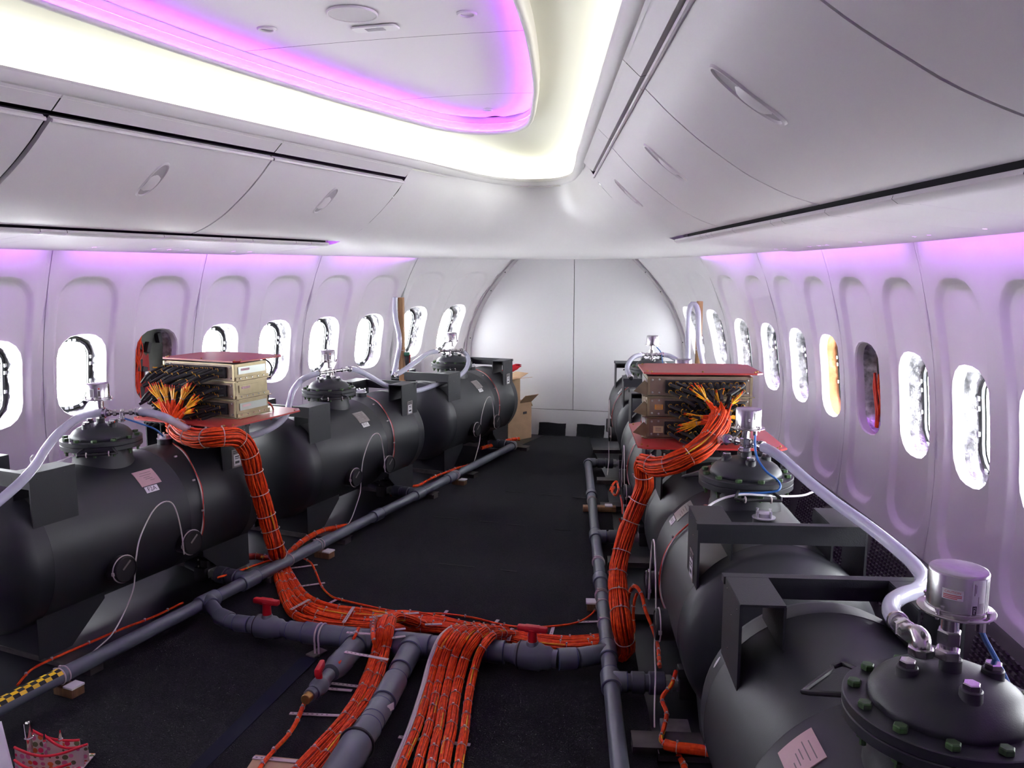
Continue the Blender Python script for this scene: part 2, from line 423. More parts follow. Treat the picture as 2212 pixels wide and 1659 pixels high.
# forward bulkhead -----------------------------------------------------------
bk = MB(); zz_ = [0,.4,.8,1.2,1.6,1.9,2.2]; yy_ = Y1+.09
bk.add([Vector((wallX(yy_, z)+.13, yy_, z)) for z in zz_] + [Vector((.5, yy_, 2.8)), Vector((-.5, yy_, 2.8))] + [Vector((-wallX(yy_, z)-.13, yy_, z)) for z in zz_[::-1]], [tuple(range(16))])  # unseen backing sheet added behind the wall panels to shut out sky light
bo = bk.build('wall_front', M['skin'], smooth=False); tag(bo, kind='structure')
for sg in (-1, 1):
    poly = [(sg*.003, .262), (sg*.003, 1.80)] + [(sg*min(wallX(Y1, z)+.03, 2), z) for z in [1.80 - 1.538*i/16 for i in range(17)]]
    p = MB(); p.prism([(x, z) for x, z in poly], .02, Matrix(((1,0,0,0),(0,0,1,Y1),(0,1,0,0),(0,0,0,1))))
    p.build('wall_panel', M['bulk'], bo, smooth=False)
    # curved grey trim where the side wall meets the end wall
    t = MB(); rows = []
    for i in range(25):
        z = .02 + 1.72*i/24; x = wallX(Y1, z)
        rows.append([Vector((sg*(x+.012), Y1-.035, z)), Vector((sg*(x-.006), Y1-.04, z)), Vector((sg*(x-.034), Y1-.012, z)), Vector((sg*(x-.036), Y1+.01, z))])
    t.grid(rows); to = t.build('trim_%d' % (1 if sg < 0 else 2), M['trim'], ang=60); tag(to, kind='structure')
    for z in (.95, 1.42, 1.6):
        s = MB(); s.lathe([(.006, 0), (.004, .003)], (sg*(wallX(Y1, z)-.022), Y1-.028, z), (-sg*.5, -.8, 0), 8); s.build('screw', M['gap'], to)
kp = MB(); kp.box((0, Y1+.004, .128), (2.2, .02, .256)); kp.build('kick_panel', M['bulk'], bo, smooth=False)
ap = MB(); ap.box((0, Y0-.05, 1.4), (6.0, .06, 2.9)); tag(ap.build('wall_back', M['bulk'], smooth=False), kind='structure')  # unseen wall added behind the camera to keep sky light out

# ceiling --------------------------------------------------------------------
Xu = lambda y: 1.085 - .213*(y-2.62)
Xl = lambda y: 1.61 - .248*(y-2.62)
XL = lambda y: Xu(y) - .105                             # light edge (top of the valance)
RIM = curve_fn([-3, 0, 2.2, 2.8, 3.38, 3.82, 4.35], [1.28, .96, .73, .66, .56, .47, .335])
PROF = [(0,2.163),(.08,2.12),(.15,2.082),(.312,2.005),(.47,1.941),(.63,1.883),(.836,1.828),(1,1.798)]
prof_u = curve_fn([0,1,2,3,4,5,6,7], [p[0] for p in PROF]); prof_z = curve_fn([0,1,2,3,4,5,6,7], [p[1] for p in PROF])
BY = [4.9, 3.75, 2.6, 1.45, .3, -.85]
ce = MB(); ce.grid([[Vector((-max(.5, wallX(y, 2.2)+.135), y, 2.8)), Vector((max(.5, wallX(y, 2.2)+.135), y, 2.8))] for y in [Y0-.1+(Y1+.22-Y0)*i/24 for i in range(25)]])  # unseen flat roof, added above the ceiling parts so no sky light leaks in
cro = ce.build('ceiling', M['skin'], smooth=False); tag(cro, kind='structure')
# outlines of the light trough (O) and of the middle panel's rim (I), half, from aft to the tip
ys = [Y0 + (3.8-Y0)*i/20 for i in range(21)]
Oh = [(XL(y), y) for y in ys]; Ih = [(RIM(y), y) for y in ys]
tipO = [(.395, 5.40), (.30, 5.80), (.18, 6.01), (.085, 6.075), (0, 6.09)]
tipI = [(.335, 4.35), (.255, 4.60), (.165, 4.755), (.08, 4.82), (0, 4.835)]
def resamp2(p, n): return [(q.x, q.y) for q in (lambda s: [s[min(len(s)-1, round(i*(len(s)-1)/n))] for i in range(n+1)])(resample(spline([Vector((x, y, 0)) for x, y in p], 14), .004))]
Oh += [(XL(3.8+1.1*i/9), 3.8+1.1*i/9) for i in range(1, 10)]; Oh += resamp2([Oh[-1]] + tipO, 17)[1:]; Ih += resamp2([Ih[-1]] + tipI, 26)[1:]
mir = lambda h: h + [(-x, y) for x, y in h[::-1]][1:]
O, I = mir(Oh), mir(Ih)
def outn(P):                                            # outward normals of an outline
    out = []
    for i in range(len(P)):
        a = P[max(0, i-1)]; b = P[min(len(P)-1, i+1)]; d = Vector((b[0]-a[0], b[1]-a[1], 0)).normalized(); out.append((d.y, -d.x))
    return out
On, In = outn(O), outn(I)
off = lambda P, N, d, z: [Vector((p[0]+n[0]*d, p[1]+n[1]*d, z)) for p, n in zip(P, N)]
tr = MB()
rows = [off(O, On, .05, 2.235), off(O, On, .062, 2.27), off(O, On, .066, 2.32), off(O, On, .05, 2.375), off(O, On, .0, 2.428)]
A = off(O, On, .0, 2.428); B = off(I, In, .026, 2.484)
for t in (.15, .35, .6, .8, 1): rows.append([Vector((a.x+(b.x-a.x)*t, a.y+(b.y-a.y)*t, 2.428 + .056*math.sin(t*math.pi/2))) for a, b in zip(A, B)])
tr.grid(rows); tr.build('light_trough', M['trough'], cro, ang=80)
rm = MB(); rm.grid([off(I, In, d, z) for d, z in ((.05, 2.53), (.03, 2.484), (.03, 2.436), (.026, 2.424), (.016, 2.417), (.006, 2.419), (.001, 2.426), (.002, 2.437), (.006, 2.437), (.008, 2.429), (.026, 2.429), (.029, 2.46), (.04, 2.525))])
rm.build('panel_rim', M['ceil'], cro, ang=80)
for P, N, a, z, m, nm2 in ((O, On, .040, 2.289, 'led_white', 'cove_lamp'), (I, In, .017, 2.4315, 'led_purple', 'rim_lamp')):
    wd = .022 if m == 'led_white' else .010
    l = MB(); l.grid([off(P, N, a-wd/2, z), off(P, N, a+wd/2, z)]); l.build(nm2, M[m], cro, smooth=False)
# lower lip that carries the cove lamp
lp = MB(); lp.grid([off(O, On, .055, 2.245), off(O, On, .012, 2.248), off(O, On, .006, 2.288), off(O, On, .001, 2.293)]); lp.build('trough_lip', M['bin'], cro, ang=80)
# the middle panel in three pieces
def inside(y, d=.045):
    if y <= 3.8: return RIM(y) + d
    best = 0
    for (x0, y0), (x1, y1) in zip(Ih, Ih[1:]):
        if y0 <= y <= y1 and y1 > y0: best = x0 + (x1-x0)*(y-y0)/(y1-y0)
    return best + d
for a, b in ((Y0, 3.19), (3.194, 4.268), (4.272, 4.86)):
    p = MB(); n = 12
    p.grid([[Vector((inside(min(y, 4.834))*s, y, 2.522 + .008*(1-s*s))) for s in (-1, -.75, -.5, -.25, 0, .25, .5, .75, 1)] for y in [a + (b-a)*i/n for i in range(n+1)]])
    p.build('ceiling_panel', M['ceil'], cro)
bb = MB(); bb.quad((-1.4, Y0, 2.56), (1.4, Y0, 2.56), (1.4, 5.0, 2.56), (-1.4, 5.0, 2.56)); bb.build('backing', M['gap'], cro, smooth=False)
# valance above the bins
for sg in (-1, 1):
    for yb, ya in zip(BY, BY[1:]):
        v = MB(); a, b = ya+.003, yb-.003; rows = []
        for i in range(9):
            y = a + (b-a)*i/8; rows.append([Vector((sg*(Xu(y)+.03), y, 2.200)), Vector((sg*(Xu(y)-.008), y, 2.192)), Vector((sg*(Xu(y)-.015), y, 2.198)), Vector((sg*(Xu(y)-.062), y, 2.245)), Vector((sg*(XL(y)-.001), y, 2.293)), Vector((sg*(XL(y)+.012), y, 2.294)), Vector((sg*(XL(y)+.02), y, 2.25))])
        v.grid(rows); v.build('valance_panel', M['bin'], cro, ang=50)
# end dome from the last bins down to the bulkhead
G = curve_fn([0,.04,.07,.086,.141,.2,.258,.317,.393,.453,.5,.7,1], [1,.94,.86,.773,.63,.496,.384,.282,.186,.133,.10,.045,0])
oh = [p for p in Oh if p[1] > 4.899]
nO = len(oh); LIP = lambda y: wallX(y, 1.722) - (.085 if y < 6.2 else max(.004, .085*(1-(y-6.2)/.8)))
outer = []
for i in range(nO):
    t = i/(nO-1)
    if t < .55: y = 4.9 + (Y1-4.9)*(t/.55); outer.append((LIP(y), y))
    else: s = (t-.55)/.45; outer.append((LIP(Y1)*(1-s), Y1))
oh2, ou2 = mir(oh), mir(outer)
dm = MB(); W_ = [0,.015,.04,.08,.12,.17,.22,.28,.34,.41,.48,.56,.66,.78,.9,1]
def dome_pt(o, u, w_):
    zO = 2.293 - .02*max(0, min(1, (o[1]-4.9)/1.2)); return Vector((o[0]+(u[0]-o[0])*w_, o[1]+(u[1]-o[1])*w_, 1.722 + (zO-1.722)*G(w_)))
dm.grid([[dome_pt(o, u, w_) for o, u in zip(oh2, ou2)] for w_ in W_])
dm.build('ceiling_end_dome', M['bin'], cro, ang=85)
# service rails below the bins, added light-blocking sheets, lamps above the side walls
for sg in (-1, 1):
    cove_block = MB(); n = 30
    cove_block.grid([[Vector((sg*(Xl(y)+.02), y, 1.84)), Vector((sg*(wallX(y, 1.9)+.02), y, 1.86))] for y in [Y0 + (4.9-Y0)*i/n for i in range(n+1)]])  # unseen sheet added over the cove to hold the lamp light in
    cove_block.grid([[Vector((sg*(Xl(y)+.11), y, 1.778)), Vector((sg*(Xl(y)+.11), y, 1.86))] for y in [Y0 + (4.9-Y0)*i/n for i in range(n+1)]])  # unseen upright sheet added to stop purple light reaching the bin gap
    to = cove_block.build('trim_%d' % (3 if sg < 0 else 4), M['gap'], smooth=False); tag(to, kind='structure')
    segs = []; y = 4.81; rnd = random.Random(11+sg); pat = [.16, .13, .34, .12, .1, .36, .5, .12, .38, .42, .5, .14, .5, .5, .5]
    i = 0
    while y > Y0 + .05:
        d = pat[i % len(pat)]; segs.append((max(Y0, y-d), y)); y -= d; i += 1
    for a, b in segs:
        p = MB(); rows = []
        for q in range(4):
            y = a + .0012 + (b-a-.0024)*q/3; lx = LIP(y); x0 = Xl(y)
            rows.append([Vector((sg*(x0+.04), y, 1.789)), Vector((sg*(x0+.019), y, 1.787)), Vector((sg*(x0+.016), y, 1.776)), Vector((sg*(x0+.03), y, 1.765)), Vector((sg*(x0+.065), y, 1.761)), Vector((sg*(x0+.08), y, 1.763)),
                         Vector((sg*(x0+(lx-x0)*.35), y, 1.746)), Vector((sg*(x0+(lx-x0)*.7), y, 1.726)), Vector((sg*(lx-.02), y, 1.715)), Vector((sg*lx, y, 1.713)), Vector((sg*(lx+.004), y, 1.722)), Vector((sg*(lx-.02), y, 1.728))])
        p.grid(rows); p.build('service_panel', M['bin'], to, ang=50)
    for a, b in ((Y0+.05, 3.57), (3.70, 5.60), (5.73, 6.62)):
        l = MB(); n = 24; l.grid([[Vector((sg*(wallX(y, 1.75)-.075), y, 1.733)), Vector((sg*(wallX(y, 1.75)-.060), y, 1.737))] for y in [a + (b-a)*i/n for i in range(n+1)]])
        l.build('wall_lamp', M['led_wall'], to, smooth=False)
# ceiling fittings -----------------------------------------------------------
sp = empty('ceiling_speaker', (.017, 2.852, 2.524)); tag(sp, 'large round perforated speaker grille in the purple-lit ceiling panel', 'speaker')
MB().lathe([(.086, 0), (.0865, -.003), (.09, -.004), (.092, -.001), (.092, .004)], (0,0,0), (0,0,1), 48, cap=False).build('bezel', M['ceil'], sp)
g = MB(); g.lathe([(0, -.001), (.086, -.001)], (0,0,0), (0,0,1), 40, cap=False); g.build('grille', mat('speaker_mesh', (.62,.59,.6), .6, var=.25, vscale=900), sp)
pl = empty('ceiling_vent_plate', (.03, 3.03, 2.526)); pl.rotation_euler = (0, 0, .0)
tag(pl, 'small pale rectangular slotted plate beside the ceiling speaker', 'vent plate')
q = MB(); q.add([Vector((x, y, -.006)) for x, y in rrect(0, 0, .09, -.032, .032, .018, 3, 4)] + [Vector((x, y, 0)) for x, y in rrect(0, 0, .092, -.034, .034, .018, 3, 4)], [tuple(range(24))] + [(i, (i+1) % 24, 24+(i+1) % 24, 24+i) for i in range(24)])
q.build('plate', M['white'], pl)
for i in range(14):
    s = MB(); s.box((-.036+.0055*i, 0, -.007), (.002, .034, .002)); s.build('slot', M['trim'], pl, smooth=False)
for (x, y, lab) in ((-.381, 2.943, 'round recessed downlight left of the ceiling speaker'), (.42, 2.953, 'round recessed downlight right of the ceiling speaker'), (.02, 4.653, 'small round recessed downlight near the rounded tip of the purple ceiling panel')):
    r_ = .034 if y < 4 else .026
    d = empty('downlight', (x, y, 2.524)); tag(d, lab, 'downlight', 'downlights in the ceiling panel')
    MB().lathe([(r_*.72, .004), (r_*.74, -.003), (r_, -.004), (r_*1.08, -.001), (r_*1.1, .004)], (0,0,0), (0,0,1), 28, cap=False).build('bezel', M['ceil'], d)
    MB().lathe([(0, .012), (r_*.5, .009), (r_*.72, .002)], (0,0,0), (0,0,1), 24, cap=False).build('lens', M['trim'], d)
# overhead bins ----------------------------------------------------------------
ORD = ['nearest the end dome', 'second from the end dome', 'third from the end dome', 'fourth from the end dome', 'fifth from the end dome', 'sixth from the end dome']
for sg, nm in ((-1, 'left'), (1, 'right')):
    for bi, (yb, ya) in enumerate(zip(BY, BY[1:])):
        yc = (ya+yb)/2; root = empty('overhead_bin', (sg*Xl(yc), yc, 1.80))
        tag(root, 'closed white overhead bin on the %s side, %s' % (nm, ORD[bi]), 'overhead bin', 'overhead bins')
        inv = -Vector(root.location)
        a, b = ya+.005, yb-.005
        if sg < 0 and bi == 2: b -= .014
        def bpt(y, q, d): 
            u, z = prof_u(q), prof_z(q); x = Xu(y) + (Xl(y)-Xu(y))*u
            return Vector((sg*(x + d*.6), y, z + d*.8)) + inv
        D = MB(); ny, nq = 10, 21
        outer_ = [[bpt(a + (b-a)*i/ny, 7*j/nq, 0) for j in range(nq+1)] for i in range(ny+1)]
        inner_ = [[bpt(a + (b-a)*i/ny, 7*j/nq, .018) for j in range(nq+1)] for i in range(ny+1)]
        D.grid(outer_); D.grid([r[::-1] for r in inner_])
        D.grid([[r[0] for r in outer_], [r[0] for r in inner_]]); D.grid([[r[-1] for r in inner_], [r[-1] for r in outer_]])
        D.grid([inner_[0], outer_[0]]); D.grid([outer_[-1], inner_[-1]])
        door = D.build('door', M['bin'], root, ang=35, weld=1e-5)
        lipb = MB(); lipb.tube([bpt(a + (b-a)*i/ny, .05, -.003) + Vector((0,0,.002)) for i in range(ny+1)], .0085, 8); lipb.build('door_lip', M['bin'], door)
        bod = MB(); rr_ = [[bpt(y, q, d) for q, d in ((0, .026), (2.5, .026), (5, .026), (7, .026))] + [Vector((sg*(Xl(y)+.02), y, 2.15)) + inv] for y in (ya+.0005, yb-.0005)]
        bod.grid(rr_, True); bod.add(rr_[0], [(4,3,2,1,0)]); bod.add(rr_[1], [(0,1,2,3,4)]); bod.build('bin_body', M['gap'], root, smooth=False)
        # latch: raised oval bezel, dished lever
        lt = MB(); n = 40; rows = [[] for _ in range(4)]
        yl = yc + (.0 if sg > 0 else .02); ql = 3.05
        for i in range(n):
            t = 2*math.pi*i/n; ct, st = math.cos(t), math.sin(t); ex = 2.4
            ux = math.copysign(abs(ct)**(2/ex), ct); uy = math.copysign(abs(st)**(2/ex), st)
            for r_, sc, d in ((0, 1.0, .001), (1, .96, -.006), (2, .90, -.0065), (3, .84, -.0012)):
                rows[r_].append(bpt(yl + .036*uy*sc, ql + 1.02*ux*sc, d))
        lt.grid(rows, True); lo = lt.build('latch_bezel', M['bin'], door)
        dd = MB(); dd.grid([rows[3], [bpt(yl, ql, -.0012)]*n], True); dd.build('latch_dish', M['trim'], lo)  # flat dish, its grey colour stands in for the shade of a recess
        lv = MB(); rows2 = []
        for i in range(9):
            t = i/8; rows2.append([bpt(yl + .028*s*math.sqrt(max(.05, 1-(2*t-1)**6)), ql - .34 + .95*t, -.0075 + .006*abs(2*t-1)**3 + .002*abs(s)) for s in (-1, -.5, 0, .5, 1)])
        lv.grid(rows2); lv.build('latch_lever', M['bin'], lo)
# ================================================================== water tanks
CACHE = {}
def part(key, side, name, mats, parent, fn, **kw):      # one mesh per kind and side, shared by all tanks
    k = (key, side)
    if k not in CACHE:
        mb = MB(); fn(mb); CACHE[k] = mb.mesh(name, mats, mirror=(side < 0), **kw)
    return obj(name, CACHE[k], parent)
TR, TZ = .305, .445
def shellP(s, th, d=0.0):                               # th degrees from the top towards the aisle (aisle is -x here)
    return Vector((-(TR+d)*math.sin(R(th)), s, TZ + (TR+d)*math.cos(R(th))))
def hexprof(r, h0, h1, c=.002): return [(r-c, h0), (r, h0+c), (r, h1-c), (r-c, h1)]
def f_shell(mb):
    prof = []; L0, L1, hd = -.56, .68, .125
    for i in range(9): t = i/8*math.pi/2; prof.append((TR*math.sin(t), L0 - hd*math.cos(t)))
    for s in (-.50, -.497, -.494): prof.append((TR + (.0018 if s == -.497 else 0), s))
    for s in (.205, .208, .211): prof.append((TR + (.0015 if s == .208 else 0), s))
    for s in (.614, .617, .62): prof.append((TR + (.0018 if s == .617 else 0), s))
    for i in range(9): t = math.pi/2 - i/8*math.pi/2; prof.append((TR*math.sin(t), L1 + hd*math.cos(t)))
    mb.lathe(prof, (0, 0, TZ), (0, 1, 0), 72)
def f_dome(mb):
    mb.lathe([(.129, .852), (.131, .858), (.129, .866), (.124, .876), (.115, .887), (.10, .898), (.08, .907), (.055, .914), (.03, .917), (0, .918)], (0,0,0), (0,0,1), 48)
def bent_plate(s0, s1, t0, t1, d, m=8):
    mb = MB(); a = [[shellP(s0+(s1-s0)*i, t0+(t1-t0)*j/m, d) for j in range(m+1)] for i in (0, 1)]; b = [[shellP(s0+(s1-s0)*i, t0+(t1-t0)*j/m, 0) for j in range(m+1)] for i in (0, 1)]
    mb.grid([b[0], a[0], a[1], b[1]]); mb.grid([[r[0] for r in (b[0], a[0], a[1], b[1])], [b[0][0]]*4]); return mb
FONT = None
def text_mesh(txt, size, fn, mat_, name='lettering', bold=0.0):   # lettering as a flat mesh mapped by fn(x, y)
    c = bpy.data.curves.new('t', 'FONT'); c.body = txt; c.size = size; c.align_x = 'CENTER'; c.align_y = 'CENTER'; c.offset = bold; c.resolution_u = 2
    o = bpy.data.objects.new('t', c); dg = bpy.context.evaluated_depsgraph_get()
    COL.objects.link(o); dg.update(); me = bpy.data.meshes.new_from_object(o.evaluated_get(dg)); bpy.data.objects.remove(o); bpy.data.curves.remove(c)
    me.name = name
    for v in me.vertices: v.co = fn(v.co.x, v.co.y)
    me.materials.clear(); me.materials.append(mat_); return me

def tank(side, y, label, ident=None, elbow=False, plate='tag', flank_tag=None, detail=True):
    u, nn, o = tank_axes(side); s0 = (y - 3.08)/u.y
    P0 = o + u*s0; rz = math.atan(KS[side]) * (1 if side > 0 else -1)
    root = empty('water_tank', (P0.x, P0.y, 0), rz); tag(root, label, 'water tank', 'water ballast tanks in two rows')
    mi = side < 0
    fx = lambda p: Vector((-p.x, p.y, p.z)) if mi else p
    part('shell', side, 'shell', M['tank'], root, f_shell, ang=50)
    neck = part('neck', side, 'manhole_neck', M['tank'], root, lambda b: b.lathe([(.131, .70), (.131, .742), (.126, .752), (.125, .81)], (0,0,0), (0,0,1), 40))
    part('fl', side, 'flange', M['tank'], neck, lambda b: (b.lathe([(.169, .812), (.171, .814), (.171, .831), (.169, .833)], (0,0,0), (0,0,1), 56), b.lathe([(.169, .834), (.171, .836), (.171, .852), (.169, .854)], (0,0,0), (0,0,1), 56)))
    dome = part('dome', side, 'manhole_cover', M['tank'], root, f_dome)
    for i in range(12):
        b = part('bolt', side, 'bolt', M['green'], dome, lambda q: (q.lathe(hexprof(.0125, .854, .866), (0,0,0), (0,0,1), 6), q.lathe(hexprof(.0115, .799, .811), (0,0,0), (0,0,1), 6), q.lathe([(.006, .786), (.006, .86)], (0,0,0), (0,0,1), 8)), smooth=False)
        a = 2*math.pi*(i+.3)/12; b.location = (.150*math.cos(a), .150*math.sin(a), 0)
    for i, (x, yy) in enumerate(((-.072, 0), (.072, 0), (0, -.075), (0, .07), (0, 0))):
        h = .93 if i < 4 else .94
        nz = part('nozzle%d' % (i == 4), side, 'nozzle', M['tank'], dome, lambda q: q.lathe([(.026, .888), (.019, .897), (.018, h-.002), (.016, h)], (0,0,0), (0,0,1), 20))
        nz.location = (-x if mi else x, yy, -.008 if i < 4 else 0)
        if i < 3:
            part('plug', side, 'plug', M['steel'], nz, lambda q: q.lathe(hexprof(.0145, .929, .941), (0,0,0), (0,0,1), 6), smooth=False)
    # pressure sensor on the middle nozzle
    sx = -.006
    sen = part('stem', side, 'pressure_sensor', M['steel'], root, lambda q: (q.lathe(hexprof(.021, .938, .956), (sx,0,0), (0,0,1), 6), q.lathe([(.014, .955), (.014, .966)], (sx,0,0), (0,0,1), 14), q.lathe(hexprof(.020, .965, .990), (sx,0,0), (0,0,1), 6), q.lathe([(.0145, .989), (.0145, 1.027)], (sx,0,0), (0,0,1), 16)))
    part('can', side, 'sensor_can', M['brushed'], sen, lambda q: q.lathe([(.047, 1.0315), (.047, 1.0975), (.0455, 1.1005), (.043, 1.101), (0, 1.101)], (sx+.008,0,0), (0,0,1), 48), ang=60)
    part('canf', side, 'sensor_flange', M['steel'], sen, lambda q: (q.lathe([(.060, 1.0265), (.0612, 1.0275), (.0612, 1.0295), (.060, 1.0305)], (sx+.008,0,0), (0,0,1), 48), q.lathe([(.0495, 1.0305), (.0495, 1.036), (.047, 1.037)], (sx+.008,0,0), (0,0,1), 40, cap=False)))
    for i in range(4):
        a = R(35+90*i); sc = part('canscrew', side, 'screw', M['steel'], sen, lambda q: q.lathe([(.003, 1.022), (.003, 1.0375), (.0045, 1.0375), (.0045, 1.041)], (0,0,0), (0,0,1), 8)); sc.location = ((-1 if mi else 1)*(sx+.008) + .0545*math.cos(a), .0545*math.sin(a), 0)
    # lifting frames at both ends: angle beam and two boxed brackets
    for e, (sa, sb, sbeam) in enumerate(((-.34, -.54, -.54), (.475, .675, .675))):
        dirn = 1 if e else -1
        fr = part('beam%d' % e, side, 'lifting_frame', M['tankp'], root, lambda q: (q.box((0, sbeam-dirn*.010, .816), (.524, .028, .020)), q.box((0, sbeam-dirn*.004, .789), (.512, .007, .052))), smooth=False)
        for sn in (-1, 1):
            def br(q, sn=sn):
                lo, hi = min(sa, sb), max(sa, sb); c = (lo+hi)/2; wd = hi-lo
                q.box((sn*.203, c, .8225), (.106, wd, .006)); q.box((sn*.254, c, .706), (.007, wd, .236)); q.box((sn*.152, c, .755), (.006, wd, .132))
            b = part('bracket%d%d' % (e, sn), side, 'bracket', M['tankp'], fr, br, smooth=False)
        for k, (ds, z) in enumerate(((.03, .80), (.09, .76), (.15, .805), (.12, .66))):
            sc = part('fs%d%d' % (e, k), side, 'screw', M['steel'], fr, lambda q: q.lathe([(.0022, 0), (.0018, .0012)], (-.2578, min(sa, sb)+ds, z), (-1,0,0), 6))
    # legs and the rails they stand on
    for e, poly in enumerate(([(-.52,.25),(-.205,.25),(-.205,.19),(-.375,.046),(-.52,.046)], [(.69,.25),(.37,.25),(.37,.19),(.53,.046),(.69,.046)])):
        for sn in (-1, 1):
            Mx = Matrix(((0,0,1,sn*.2-.004),(1,0,0,0),(0,1,0,0),(0,0,0,1)))
            part('leg%d%d' % (e, sn), side, 'leg', M['tankp'], root, lambda q: q.prism(poly, .008, Mx), smooth=False)
        part('web%d' % e, side, 'saddle_web', M['tankp'], root, lambda q: q.box((0, -.49 if e == 0 else .66, .15), (.39, .008, .208)), smooth=False)
        part('rail%d' % e, side, 'skid_rail', M['rail'], root, lambda q: (q.box((-.06, -.45 if e == 0 else .61, .0435), (.76, .10, .005)), q.box((-.06, -.45 if e == 0 else .61, .0255), (.76, .06, .031))), smooth=False)
    # side ports with strap and wire
    for k, s in enumerate((-.20, .18)):
        po = part('port%d' % k, side, 'side_port', M['black'], root, lambda q: q.lathe([(.056, 0), (.056, .085), (.053, .09), (.05, .09), (.049, .086), (0, .086)], (-.255, s, .34), (-1,0,0), 36), ang=30)
        part('strap%d' % k, side, 'strap', M['zip'], po, lambda q: (q.tube([(-.33, s+.0585*math.cos(t), .34+.0585*math.sin(t)) for t in [R(20+ (250)*i/20) for i in range(21)]], .0028, 6), q.box((-.332, s-.058, .335), (.012, .008, .014))))
        part('slot%d' % k, side, 'index_bar', M['tag'], po, lambda q: q.box((-.3425, s+.004, .358), (.002, .05, .008), Matrix.Rotation(R(38), 3, 'X')), smooth=False)
    part('loop', side, 'sense_line', M['whitewire'], root, lambda q: q.tube(resample(spline([(-.335,-.145,.355),(-.335,-.115,.45),(-.332,-.04,.545),(-.33,.03,.575),(-.33,.085,.545),(-.333,.115,.43),(-.335,.125,.30)], 8), .015), .0032, 6))
    part('loop2', side, 'sense_line', M['whitewire'], root, lambda q: q.tube(resample(spline([(-.335,-.15,.315),(-.34,-.17,.24),(-.34,-.22,.16),(-.35,-.30,.09),(-.36,-.40,.06)], 8), .015), .003, 6))
    ws = .27 if side < 0 else -.03
    for dd, m, rr in ((0, 'whitewire', .0034), (.006, 'redwire', .0026)):
        part('drop%s' % m, side, 'sense_wire', M[m], root, lambda q: q.tube(resample(spline([shellP(ws + (.10 if side < 0 else -.06)*(1-i/6)**2 + dd*(1 if i % 2 else -.6), 8 + 117*i/6, .006+dd*.4) for i in range(7)], 8), .014), rr, 6))
    for i in range(4):
        th = 30 + 28*i; zt = part('dz%d' % i, side, 'zip_tie', M['zip'], root, lambda q: q.box(shellP(ws+.004, th, .009), (.007, .014, .007)), smooth=False)
    # fill fitting with sight glass
    sg_ = .36 if side < 0 else -.30
    fg = part('fit', side, 'filler_fitting', M['tank'], root, lambda q: q.lathe([(.037, .72), (.036, .775), (.034, .777)], (0, sg_, 0), (0,0,1), 24))
    part('fitc', side, 'sight_glass', M['glasslens'], fg, lambda q: (q.lathe([(.039, .777), (.039, .780), (.027, .781), (.026, .794), (.022, .797), (0, .797)], (0, sg_, 0), (0,0,1), 24), [q.lathe([(.004, .78), (.004, .80), (.005, .80), (.005, .803)], (.029*math.cos(t), sg_+.029*math.sin(t), 0), (0,0,1), 8) for t in (.6, 2.2, 3.7, 5.3)]))
    # bent rod handle that carries the cables beside the flange
    hs = -1 if side < 0 else 1
    def rod(q, ang0):
        c = lambda a, r, z: Vector((r*math.cos(R(a)), r*math.sin(R(a)), z))
        q.tube(spline([c(ang0, .165, .83), c(ang0, .225, .822)], 3) + [c(ang0, .236, .818), c(ang0+6, .238, .816)] + [c(ang0+38*i/5, .238 - .012*math.sin(math.pi*i/5), .815) for i in range(1, 6)] + [c(ang0+40, .225, .82), c(ang0+40, .165, .83)], .0055, 8)
    rod_a = 250 if side > 0 else 205
    hd = part('rod', side, 'cable_handle', M['black'], root, lambda q: rod(q, rod_a))
    if side > 0: part('rodb', side, 'cable_handle', M['black'], root, lambda q: rod(q, 118))
    for i in range(2):
        part('rodz%d' % i, side, 'zip_tie', M['zip'], hd, lambda q: q.ring((.231*math.cos(R(rod_a+8+22*i)), .231*math.sin(R(rod_a+8+22*i)), .817), (-math.sin(R(rod_a+20)), math.cos(R(rod_a+20)), 0), .010, .0025, 12, 5))
    # nameplate and tank number on the aisle side
    a, b = (0., .11) if side < 0 else (.075, .175)
    npm = {'tag': M['tag'], 'pink': M['pinktag'], 'silver': M['silver']}[plate]
    pb = bent_plate(a, b, 34.5, 50.6, .0022); npl = obj('nameplate', pb.mesh('nameplate', npm, mirror=mi, smooth=False), root)
    lines = MB()
    for j, (t0, x0, x1) in enumerate(((37.5, .03, .09), (40, .022, .085), (42.2, .035, .07), (44, .04, .08), (46, .06, .085))):
        l2 = [[shellP(a+(x if side < 0 else .1-x), t0+dt, .0026) for x in (x0, x1)] for dt in (0, .45)]; lines.grid(l2)
    obj('engraving', lines.mesh('engraving', M['greyink'], mirror=mi, smooth=False), npl)
    if ident is not None:
        a2, b2 = (.008, .078) if side < 0 else (.105, .165)
        tb = bent_plate(a2, b2, 51.3, 57.0, .0018); tg = obj('number_tag', tb.mesh('number_tag', M['paper'], mirror=mi, smooth=False), root)
        cs = (a2+b2)/2
        if not ident:
            q = MB()
            for x0 in (-.018, .0, .014): q.grid([[shellP(cs+x0+dx, t0, .0022) for dx in (0, .007)] for t0 in (52.8, 55.4)])
            obj('faded_print', q.mesh('faded_print', M['greyink'], mirror=mi, smooth=False), tg)
        else: me = text_mesh(ident, .030, lambda x, yv: fx(shellP(cs + (x if side < 0 else -x), 54.1 - math.degrees(yv/TR), .0024)), M['ink'])
        if ident: obj('lettering', me, tg)
